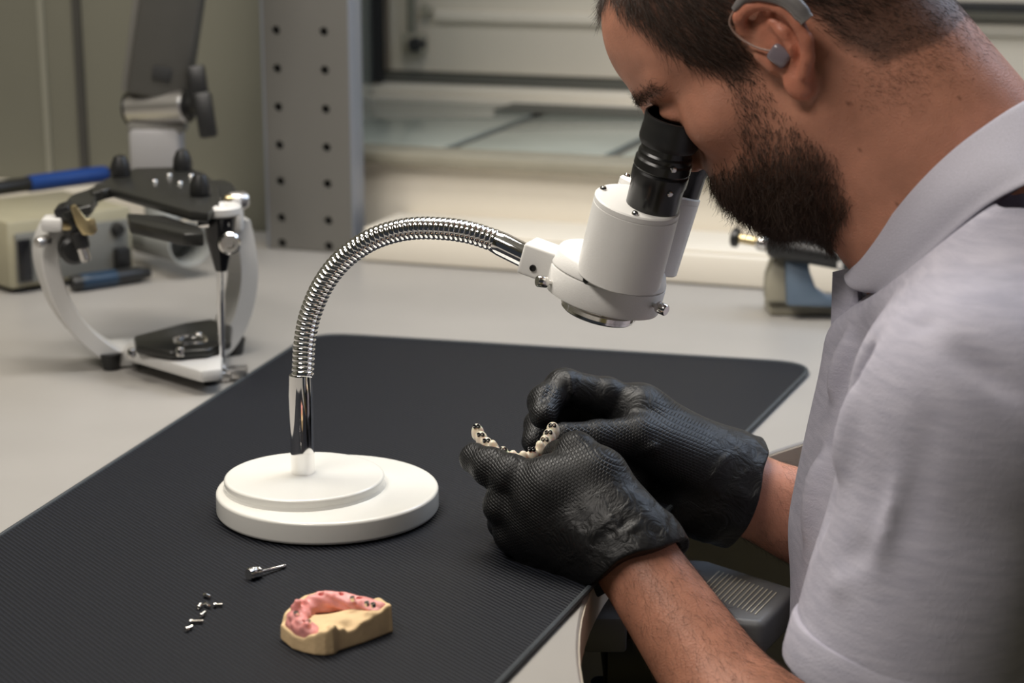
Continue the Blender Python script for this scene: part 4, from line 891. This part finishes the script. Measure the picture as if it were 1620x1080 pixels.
# ------------------------------------------------------------------ strands (hair, beard, brows, arm hair)
def strands(name, wgt, n, L, dirf, m, rad=0.00009, seg=4, jit=0.35, droop=0.0, parent=man, label=None, lift=0.35, seed=0, tipcurl=0.25):
    r = np.random.default_rng(seed)
    fc = v[f].mean(1); ar = np.linalg.norm(np.cross(v[f[:, 2]]-v[f[:, 0]], v[f[:, 3]]-v[f[:, 1]]), axis=1)
    pw = ar*wgt[f].mean(1); pw /= pw.sum(); pick = r.choice(len(f), n, p=pw)
    uv = r.random((n, 2)); a, b, c_, d = (v[f[pick, i]] for i in range(4))
    P0_ = (a*(1-uv[:, :1])+b*uv[:, :1])*(1-uv[:, 1:])+(d*(1-uv[:, :1])+c_*uv[:, :1])*uv[:, 1:]
    N = vn[f[pick]].mean(1); N /= np.linalg.norm(N, axis=1)[:, None]
    D = dirf(tolocal(P0_), P0_); D = D-N*np.einsum('ij,ij->i', D, N)[:, None]; D /= np.linalg.norm(D, axis=1)[:, None]+1e-9
    D = D+r.normal(size=(n, 3))*jit; D = D-N*np.einsum('ij,ij->i', D, N)[:, None]; D /= np.linalg.norm(D, axis=1)[:, None]+1e-9
    ln = (L(tolocal(P0_)) if callable(L) else L)*r.uniform(.55, 1.15, n)
    cur = r.normal(size=(n, 3))*tipcurl; pts = np.zeros((n, seg+1, 3)); pts[:, 0] = P0_-N*0.0004
    for s in range(1, seg+1):
        t = s/seg; st = D*(1-lift*(1-t))+N*lift*(1-t*0.6)+cur*t*t+np.array([0, 0, -droop])*t; st /= np.linalg.norm(st, axis=1)[:, None]
        pts[:, s] = pts[:, s-1]+st*(ln/seg)[:, None]
    hc = bpy.data.hair_curves.new(name); hc.add_curves([seg+1]*n)
    hc.points.foreach_set('position', pts.astype(np.float32).ravel())
    rr = np.tile(np.linspace(1, .3, seg+1)*rad, n).astype(np.float32)
    at_ = hc.attributes.get('radius') or hc.attributes.new('radius', 'FLOAT', 'POINT'); at_.data.foreach_set('value', rr)
    o = bpy.data.objects.new(name, hc); C.objects.link(o); hc.materials.append(m); o.parent = parent; o['kind'] = 'stuff'
    if label: o['label'] = label
    return o
lw = lambda *a: sum(np.outer(np.full(1, x), b) for x, b in a)
def d_hair(ql, pw): 
    t = ss(ql[:, 0], -.05, .05)[:, None]; return HF_*(-.55)*(1-t)+HU*(-.8)+HF_*(-.15)*t
def d_beard(ql, pw):
    t = ss(ql[:, 2], -.02, -.09)[:, None]; return HU*(-1.0)+HF_*(.15+.75*t)
hm2 = hm*(q[:, 1] > -.04)
strands('hair', hm2*(0.25+0.75*ss(q[:, 2], -.05, .03)), 22000, lambda ql: .006+.012*ss(ql[:, 2], -.03, .05), d_hair, M['hair'], rad=.00013, jit=.28, label='short dark brown hair', seed=1, lift=.22)
strands('beard', bmk*(.30+.70*ss(q[:, 2], -.02, -.075)+.55*ss(q[:, 2], -.035, -.01))*(.40+.60*ss(q[:, 0], .008, .042)), 13000, lambda ql: .004+.010*ss(ql[:, 2], .0, -.08)+.006*ss(ql[:, 0], .045, .07), d_beard, M['beard'], rad=.00014, jit=.38, label='full dark brown beard', seed=2, lift=.5, tipcurl=.45)
br_ = np.exp(-((q[:, 2]-(.034-.10*np.maximum(qa[:, 1]-.03, 0)))/.0042)**2)*(q[:, 0] > .06)*(qa[:, 1] > .010)*(qa[:, 1] < .056)
strands('eyebrow', br_, 1100, .009, lambda ql, pw: np.sign(ql[:, 1:2])*HL+HF_*(-.2)+HU*(-.2), M['hair'], rad=.00010, jit=.3, label='dark bushy eyebrow', seed=3, lift=.45)
lid = np.exp(-((q[:, 2]-.008)/.0025)**2)*(q[:, 0] > .075)*(np.abs(qa[:, 1]-.033) < .013)
strands('eyelash', lid, 160, .008, lambda ql, pw: HF_+HU*(-.6)+0*ql[:, :1], M['hair'], rad=.00010, jit=.2, seed=4, lift=.6)
def armmask(a, b, t0, t1):
    ab = b-a; t = (v-a) @ ab/(ab @ ab); dd = np.linalg.norm(v-a-np.clip(t, 0, 1)[:, None]*ab, axis=1); return ((t > t0) & (t < t1) & (dd < .07))*1.0
la_ = armmask(L_wr, L_el, .02, .75)*(.3+.7*ss(vn[:, 2], -.2, .6)); ra_ = armmask(R_wr, R_el, .02, .6)*(.3+.7*ss(np.abs(vn[:, 2]), .1, .7))
strands('arm_hair', la_+ra_, 5200, .013, lambda ql, pw: np.array([0.5, -0.2, -0.8])+0*ql[:, :1], M['armhair'], rad=.00005, jit=.5, label='fine dark hair on the forearms', seed=6, lift=.25, tipcurl=.35)
nb = ss(q[:, 2], -.02, -.05)*ss(q[:, 2], -.085, -.055)*ss(q[:, 0], -.02, -.05)*(q[:, 1] > .0)*headm
strands('neck_hair', nb, 1500, .006, d_hair, M['hair'], rad=.00006, jit=.5, seed=7, lift=.25)

# ------------------------------------------------------------------ hearing aid behind the ear
def ep(f_, l_, u_): return hl(f_, l_, u_)
ha = [ep(-.003, .086, .0385), ep(-.016, .091, .0395), ep(-.028, .095, .033), ep(-.0365, .097, .020), ep(-.038, .097, .005)]
P, _ = resample(catmull(ha, 8), 24)
aid = obj('hearing_aid', sweep(BM(), P, lambda i: .0024+.0034*min(1, i/10) if i < 22 else .0050, n=18), M['aid'], man); aid['label'] = 'silver grey hearing aid hooked over the ear'
tp = [ep(-.003, .086, .0385), ep(.005, .084, .034), ep(.006, .083, .024), ep(.0, .085, .011), ep(-.007, .087, .003)]
P, _ = resample(catmull(tp, 8), 24); obj('tube', sweep(BM(), P, .0008, n=10), M['tube'], aid)
bm = BM(); box(bm, V(ep(-.009, .0860, -.002)), .012, .008, .014, Matrix((V(HF_), V(HL), V(HU))).transposed() @ Matrix.Rotation(.3, 3, 'Y')); obj('ear_mould', bm, M['mould'], aid, bevel=.0028, seg=3)

# ------------------------------------------------------------------ polo shirt
hem_c = at(1425, 1075, 1.085)
def fold(p, a, b, c0, amp, wdt):
    """soft ridge along the segment a-b"""
    a = np.asarray(a, F32); b = np.asarray(b, F32); ab = b-a; t = np.clip((p-a) @ ab/F32(ab @ ab), 0, 1); dd = np.linalg.norm(p-a-t[:, None]*ab, axis=1)
    return F32(amp)*np.exp(-(dd/F32(wdt))**2)*np.sin(np.pi*np.clip(t*0.9+0.05, 0, 1)).astype(F32)
ua = (L_el-L_sh)/np.linalg.norm(L_el-L_sh)
S_end = L_sh+ua*0.178; S_endR = R_sh+(R_el-R_sh)/np.linalg.norm(R_el-R_sh)*0.17
def f_shirt(p):
    pa = p.copy(); pa[:, 1] = Y0-np.abs(p[:, 1]-Y0)
    t = ell(p, (-.078, Y0, T+.035), (.134, .168, .205))
    t = smin(t, ell(p, (-.066, Y0, T-.11), (.146, .175, .22)), .08)
    t = smin(t, ell(p, (-.03, Y0, T-.28), (.17, .19, .16)), .06)
    nax = (nk0-nk1)/np.linalg.norm(nk0-nk1)
    t = smin(t, cone(pa, nk1+nax*.055+np.array([.0, -.045, .0]), L_sh+np.array([.0, .0, .0]), .070, .067), .05)
    t = smin(t, cone(p, nk1-nax*.03, nk1+nax*.080, .104, .106), .05)
    bk = np.array([nax[2], 0, -nax[0]]); t = smin(t, cone(p, nk1+bk*.022-nax*.03, nk1+bk*.022+nax*.085, .104, .112), .04)
    t = smin(t, cone(p, (-.172, Y0, T+.190), (-.190, Y0, T+.03), .024, .024), .05)
    sl = cone(p, L_sh+np.array([0, .01, 0]), S_end, .070, .074); cut = ((p-S_end.astype(F32)) @ ua.astype(F32)); sl = smax(sl, cut+F32(.019), .003)
    t = smin(t, sl, .030)
    uR = (R_el-R_sh)/np.linalg.norm(R_el-R_sh); sl = cone(p, R_sh-np.array([0, .01, 0]), S_endR, .066, .070); sl = smax(sl, (p-S_endR.astype(F32)) @ uR.astype(F32), .004)
    t = smin(t, sl, .03)
    for (x0, y0, x1, y1, Y, am, wd) in FOLDS: t = t-fold(p, at(x0, y0, Y), at(x1, y1, Y), 0, am*2.3, wd)
    t = t+noise3(p, 34, 11)*F32(.0016)+noise3(p*np.array([1, 1, .5], F32), 75, 12)*F32(.0008)
    t = smax(t, ((p-nk1.astype(F32)) @ nax.astype(F32))-(F32(.114)+F32(.12)*(p[:, 0]+F32(.15))), .008)
    nh = cone(p, nk1+nax*.10, nk1+nax*.25, .074, .10)                    # neck opening
    t = smax(t, -nh, .004)
    t = smax(t, T-.36-p[:, 2], .004)
    inn = t+F32(.0045); hole = cone(p, S_end-ua*.03, S_end+ua*.04, .066, .070)                   # hollow sleeve end
    return smax(t, -hole, .003).astype(F32)
FOLDS = [(1400, 545, 1312, 705, 1.10, -.010, .009), (1312, 705, 1290, 850, 1.10, -.009, .010), (1360, 600, 1320, 760, 1.09, .006, .012), (1430, 720, 1380, 900, 1.04, .004, .010), (1470, 640, 1420, 880, 1.04, -.003, .010),
         (1560, 770, 1520, 870, 1.02, -.004, .008), (1575, 935, 1430, 1030, 1.02, -.005, .007), (1500, 900, 1400, 1000, 1.02, .003, .010), (1330, 890, 1300, 950, 1.05, .0015, .010), (1380, 860, 1290, 905, 1.05, -.002, .008),
         (1340, 520, 1300, 640, 1.22, .005, .010), (1330, 560, 1285, 720, 1.20, -.004, .008), (1290, 700, 1275, 860, 1.20, .005, .011), (1500, 540, 1620, 640, 1.06, -.003, .008), (1450, 520, 1620, 560, 1.08, -.004, .006)]
vs, fs = sdf_mesh(f_shirt, (-.30, .98, T-.38), (.16, 1.58, T+.26), 0.0030)
vs = relax(vs, fs, 2)
shirt = link('polo_shirt', np_mesh('polo_shirt', vs, fs), M['shirt']); shirt.parent = man; tag(shirt, 'heather grey short-sleeved polo shirt')
# collar
topc = [(1338, 432, 1.262), (1352, 420, 1.250), (1385, 375, 1.226), (1443, 300, 1.204), (1500, 242, 1.200), (1560, 196, 1.203), (1620, 159, 1.214)]
lowc = [(1392, 462, 1.212), (1404, 461, 1.200), (1436, 436, 1.185), (1500, 376, 1.171), (1562, 325, 1.163), (1622, 293, 1.161), (1672, 275, 1.170)]
mirror = lambda p: np.array([p[0], 2*Y0-p[1], p[2]])
tc_ = [at(*p) for p in topc]+[np.array([-.062, 1.245, T+.338])]; lc_ = [at(*p) for p in lowc]+[np.array([-.020, 1.215, T+.300])]
tc_ += [np.array([-.050, Y0, T+.345])]+[mirror(p) for p in tc_[::-1]]; lc_ += [np.array([.0, Y0, T+.300])]+[mirror(p) for p in lc_[::-1]]
TC, _ = resample(catmull(tc_, 8), 90); LC, _ = resample(catmull(lc_, 8), 90)
bm = BM(); rows = []
nkax = (nk0-nk1)/np.linalg.norm(nk0-nk1)
for j in range(9):
    t = j/8; bul = math.sin(math.pi*min(1, t*1.15))*.006+.002
    row = []
    for i in range(90):
        p = TC[i]*(1-t)+LC[i]*t; ctr = nk1+nkax*((p-nk1) @ nkax); o_ = (p-ctr)/np.linalg.norm(p-ctr); row.append(bm.verts.new(V(p+o_*bul)))
    rows.append(row)
for j in range(8):
    for i in range(89): bm.faces.new((rows[j][i], rows[j][i+1], rows[j+1][i+1], rows[j+1][i]))
M['collar'] = mat('ribbed_grey_knit', (0.44, 0.428, 0.495), 0.85, var=0.12, vscale=60, bump=0.0004, bscale=40, stretch=(30, 30, 30))
col_ = obj('collar', bm, M['collar'], shirt); sm = col_.modifiers.new('s', 'SOLIDIFY'); sm.thickness = .0024; sm.offset = 0; ssf = col_.modifiers.new('u', 'SUBSURF'); ssf.levels = 1; ssf.render_levels = 1
# inner stand: band hidden below the fold, joins collar to shirt
bm = BM(); A = []; B = []
for i in range(90):
    p = TC[i]; ctr = nk1+nkax*((p-nk1) @ nkax); o_ = (p-ctr)/np.linalg.norm(p-ctr)
    A.append(bm.verts.new(V(p-o_*.0015-nkax*.001))); B.append(bm.verts.new(V(p-o_*.003-nkax*.040+np.array([0, 0, -.006]))))
for i in range(89): bm.faces.new((A[i], A[i+1], B[i+1], B[i]))
o = obj('collar_stand', bm, M['shirt'], shirt); sm = o.modifiers.new('s', 'SOLIDIFY'); sm.thickness = .002; sm.offset = 0
# placket edges hanging open at the throat
for (pp, nm) in (([(1317, 430, 1.284), (1344, 424, 1.262), (1356, 450, 1.255), (1362, 540, 1.262), (1312, 585, 1.280)], 'placket'),):
    bm = BM(); prism(bm, [V(at(*p_)) for p_ in pp], (.002, .004, 0)); obj(nm, bm, M['shirt'], shirt, smooth=False)
# sleeve hem band
xx, yy, aa = frame(ua); bm = BM()
lathe(bm, S_end-ua*.026, ua, [(.0680, .000), (.0738, .0010), (.0746, .003), (.0750, .023), (.0744, .027), (.0722, .027), (.0680, .0)], 72, wob=lambda i: 1+.012*math.sin(i*2*math.pi/72*3+1)); obj('sleeve_hem', bm, M['shirt'], shirt)

# ------------------------------------------------------------------ gloves
def glove(nm, wr, el, chain, palm, lo, hi, creases, label, gripf, cuffr, cut, tilt, ck):
    ax_ = (el-wr)/np.linalg.norm(el-wr)
    def fn(p):
        d = np.full(len(p), 1e3, F32)
        for (a, b, ra, rb, k) in palm: d = smin(d, cone(p, a, b, ra, rb), k)
        for ch in chain:
            e = np.full(len(p), 1e3, F32)
            for (a, ra), (b, rb) in zip(ch, ch[1:]): e = smin(e, cone(p, a, b, ra, rb), .004)
            for (a, ra) in ch[1:-1]: e = smin(e, ell(p, a, (ra*1.02,)*3), .003)
            d = smin(d, e, .0055)
        cuff = cone(p, wr-ax_*.025, wr+ax_*.030, cuffr[0], cuffr[1]); d = smin(d, cuff, .02)
        tt = ((p-wr.astype(F32)) @ ax_.astype(F32))
        m_ = np.exp(-((tt+.008)/F32(.030))**2)
        wv_ = np.abs(noise3(p*np.array([1.0, 1.0, 1.0], F32), 210, 21))+np.abs(noise3(p, 120, 22))*F32(1.3)
        d = d+m_*(wv_-F32(.8))*F32(.0010)
        for (a, b, am, wd) in creases: d = d-fold(p, a, b, 0, am*ck, wd)
        d = d+noise3(p, 190, 24)*F32(.00035)
        # open cuff end with a rolled bead
        rv = (p-wr.astype(F32)); tl = rv @ tilt.astype(F32)
        d = smax(d, tt-F32(cut)-tl+noise3(p, 95, 23)*F32(.0030), .001)
        hol = cone(p, wr-ax_*.030, wr+ax_*.06, cuffr[0]-.0028, cuffr[1]+.002); d = smax(d, -hol, .001)
        return d.astype(F32)
    vg, fg = sdf_mesh(fn, lo, hi, 0.0010); vg = relax(vg, fg, 1)
    me = np_mesh(nm, vg, fg); fattr(me, 'grip', gripf(vg, normals(vg, fg), wr, ax_))
    o = link(nm, me, M['glove']); o.parent = man; o['label'] = label; return o
A_ = at
def ext(*P):
    P = np.array([p for p in P]); return P.min(0)-.035, P.max(0)+.035
# left (near) glove: back of the hand to the camera, index finger under the bridge, thumb bent over it
lw_ = L_wr
Lp = dict(im=A_(872, 775, 1.186), mm=A_(850, 812, 1.183), rm=A_(850, 846, 1.187), pm=A_(868, 878, 1.198))
ch = [[(Lp['im'], .0150), (A_(808, 752, 1.186), .0142), (A_(776, 738, 1.191), .0130), (A_(751, 725, 1.198), .0112)],
      [(Lp['mm'], .0150), (A_(798, 800, 1.184), .0138), (A_(800, 826, 1.214), .0120), (A_(838, 824, 1.234), .0100)],
      [(Lp['rm'], .0150), (A_(812, 842, 1.186), .0132), (A_(815, 862, 1.212), .0115), (A_(850, 858, 1.232), .0096)],
      [(Lp['pm'], .0140), (A_(846, 876, 1.192), .0118), (A_(848, 884, 1.212), .0105), (A_(876, 884, 1.228), .0090)],
      [(A_(985, 830, 1.196), .0190), (A_(948, 752, 1.200), .0175), (A_(912, 716, 1.206), .0140), (A_(886, 724, 1.224), .0118), (A_(872, 734, 1.232), .0095)]]
w0 = lw_
palmL = [(w0, Lp['im'], .026, .020, .02), (w0, Lp['mm'], .026, .020, .02), (w0, Lp['rm'], .026, .019, .02), (w0, Lp['pm'], .025, .017, .02), (w0, A_(948, 770, 1.200), .024, .020, .02), (Lp['im'], A_(935, 750, 1.196), .016, .018, .02), (Lp['im'], Lp['pm'], .017, .015, .015)]
crL = [(A_(1005, 760, 1.16), A_(930, 860, 1.15), .0014, .003), (A_(1015, 830, 1.16), A_(945, 890, 1.15), -.0014, .0025), (A_(1030, 835, 1.17), A_(965, 845, 1.15), -.0015, .0025), (A_(1000, 770, 1.16), A_(940, 830, 1.15), -.0022, .0035), (A_(1010, 800, 1.16), A_(950, 880, 1.15), -.0020, .0030), (A_(1000, 745, 1.17), A_(960, 790, 1.16), .0022, .004), (A_(1020, 820, 1.16), A_(970, 860, 1.15), .0022, .0035)]
def gripL(vv, nn, wr, ax): 
    t = (vv-wr) @ ax; return 1-ss(t, -.062, -.040)
lo, hi = ext(*[p for c_ in ch for p, r in c_], lw_, lw_+(L_el-L_wr)*.1)
glove('glove', L_wr, L_el, ch, palmL, lo, hi, crL, 'black textured glove on the near hand holding the bridge from below', gripL, (.0305, .0325), .004, (RT*.82+UP*.57)*.17, .8)
# right (far) glove: index arched over, thumb straight below it
Rp = dict(im=A_(1012, 655, 1.345), mm=A_(1008, 668, 1.368), rm=A_(1015, 690, 1.385), pm=A_(1030, 718, 1.395))
ch = [[(Rp['im'], .0170), (A_(958, 628, 1.338), .0148), (A_(893, 613, 1.325), .0138), (A_(862, 636, 1.306), .0124), (A_(860, 656, 1.290), .0108)],
      [(Rp['mm'], .0165), (A_(905, 640, 1.352), .0138), (A_(856, 672, 1.330), .0120), (A_(846, 699, 1.312), .0100)],
      [(Rp['rm'], .0155), (A_(930, 690, 1.368), .0130), (A_(905, 730, 1.345), .0115), (A_(930, 745, 1.328), .0098)],
      [(Rp['pm'], .0145), (A_(965, 735, 1.378), .0120), (A_(950, 765, 1.352), .0105), (A_(975, 772, 1.335), .0090)],
      [(A_(1110, 745, 1.340), .0210), (A_(1012, 692, 1.316), .0168), (A_(945, 696, 1.298), .0140), (A_(893, 690, 1.282), .0105)]]
palmR = [(R_wr, Rp['im'], .0300, .022, .02), (R_wr, Rp['mm'], .0300, .022, .02), (R_wr, Rp['rm'], .031, .021, .02), (R_wr, Rp['pm'], .031, .019, .02), (R_wr, A_(1040, 705, 1.325), .028, .020, .02), (A_(1120, 800, 1.35), A_(1030, 780, 1.37), .026, .024, .02), (Rp['im'], Rp['pm'], .018, .016, .015)]
crR = [(A_(915, 588, 1.31), A_(922, 640, 1.30), .0012, .0025), (A_(948, 596, 1.31), A_(954, 650, 1.30), .0012, .0025), (A_(972, 602, 1.31), A_(980, 655, 1.30), .0012, .0025), (A_(1180, 700, 1.34), A_(1150, 780, 1.32), -.0015, .003), (A_(1195, 720, 1.34), A_(1175, 800, 1.32), .0015, .003), (A_(1165, 705, 1.34), A_(1120, 760, 1.32), .0012, .003), (A_(900, 590, 1.31), A_(905, 645, 1.30), -.0018, .0028), (A_(935, 600, 1.32), A_(940, 660, 1.31), -.0018, .003), (A_(960, 605, 1.32), A_(968, 660, 1.31), -.0018, .003), (A_(985, 610, 1.32), A_(990, 660, 1.31), -.0016, .003),
       (A_(880, 600, 1.31), A_(850, 650, 1.28), -.0012, .003), (A_(1010, 720, 1.30), A_(1070, 690, 1.30), .0018, .004), (A_(1040, 740, 1.30), A_(1080, 700, 1.30), -.0018, .004), (A_(1130, 710, 1.34), A_(1150, 760, 1.33), .002, .004)]
for k_, x_ in enumerate(range(902, 1004, 9)): crR.append((A_(x_, 588+(x_-900)*.24, 1.318), A_(x_+7+4*(k_ % 3), 652+(x_-900)*.12, 1.305), (.0012, -.0014)[k_ % 2], .0019))
def gripR(vv, nn, wr, ax):
    t = (vv-wr) @ ax; a, b = A_(1000, 640, 1.338), A_(893, 613, 1.325); ab = b-a; s_ = np.clip((vv-a) @ ab/(ab @ ab), 0, 1); dd = np.linalg.norm(vv-a-s_[:, None]*ab, axis=1)
    return (1-ss(t, -.070, -.040))*.75*(.12+.88*ss(dd, .018, .026))
lo, hi = ext(*[p for c_ in ch for p, r in c_], R_wr, R_wr+(R_el-R_wr)*.1)
glove('glove', R_wr, R_el, ch, palmR, lo, hi, crR, 'black textured glove on the far hand pinching the bridge end', gripR, (.0355, .0365), -.008, np.array([0, 0, -.05]), 1.5)

# ------------------------------------------------------------------ trousers and stool
def f_leg(p):
    pa = p.copy(); pa[:, 1] = Y0-np.abs(p[:, 1]-Y0)
    d = ell(p, (.03, Y0, T-.37), (.17, .185, .13))
    d = smin(d, cone(pa, (.02, Y0-.10, T-.37), (-.40, Y0-.15, T-.33), .090, .065), .05)
    d = smin(d, cone(pa, (-.40, Y0-.15, T-.33), (-.30, Y0-.15, .09), .062, .045), .03)
    return d.astype(F32)
vt, ft = sdf_mesh(f_leg, (-.50, .98, .03), (.24, 1.58, T-.20), 0.008)
tr = link('trousers', np_mesh('trousers', vt, ft), M['trouser']); tr.parent = man; tr['label'] = 'dark trousers'
for s in (-1, 1):
    bm = BM(); y = Y0+.15*s
    P = [(-.26, y, .045), (-.33, y, .048), (-.40, y, .036), (-.46, y, .028)]
    sweep(bm, P, lambda i: (.040, .044, .038, .022)[i], n=16, upv=(0, 1, 0)); o = obj('shoe', bm, M['black_plastic'], man)
stool = empty('stool', (.05, Y0, 0), 'dark round stool under the seated man', 'stool')
obj('seat', lathe(BM(), (.05, Y0, T-.56), (0, 0, 1), [(0, 0), (.17, 0), (.19, .012), (.19, .045), (.17, .06), (0, .06)], 40), M['black_plastic'], stool)
obj('stem', cyl(BM(), (.05, Y0, .04), (.05, Y0, T-.56), .025), M['steel'], stool)
obj('foot_plate', lathe(BM(), (.05, Y0, 0), (0, 0, 1), [(0, 0.0005), (.2, 0.0005), (.2, .012), (.03, .04), (0, .04)], 40), M['steel_grey'], stool)
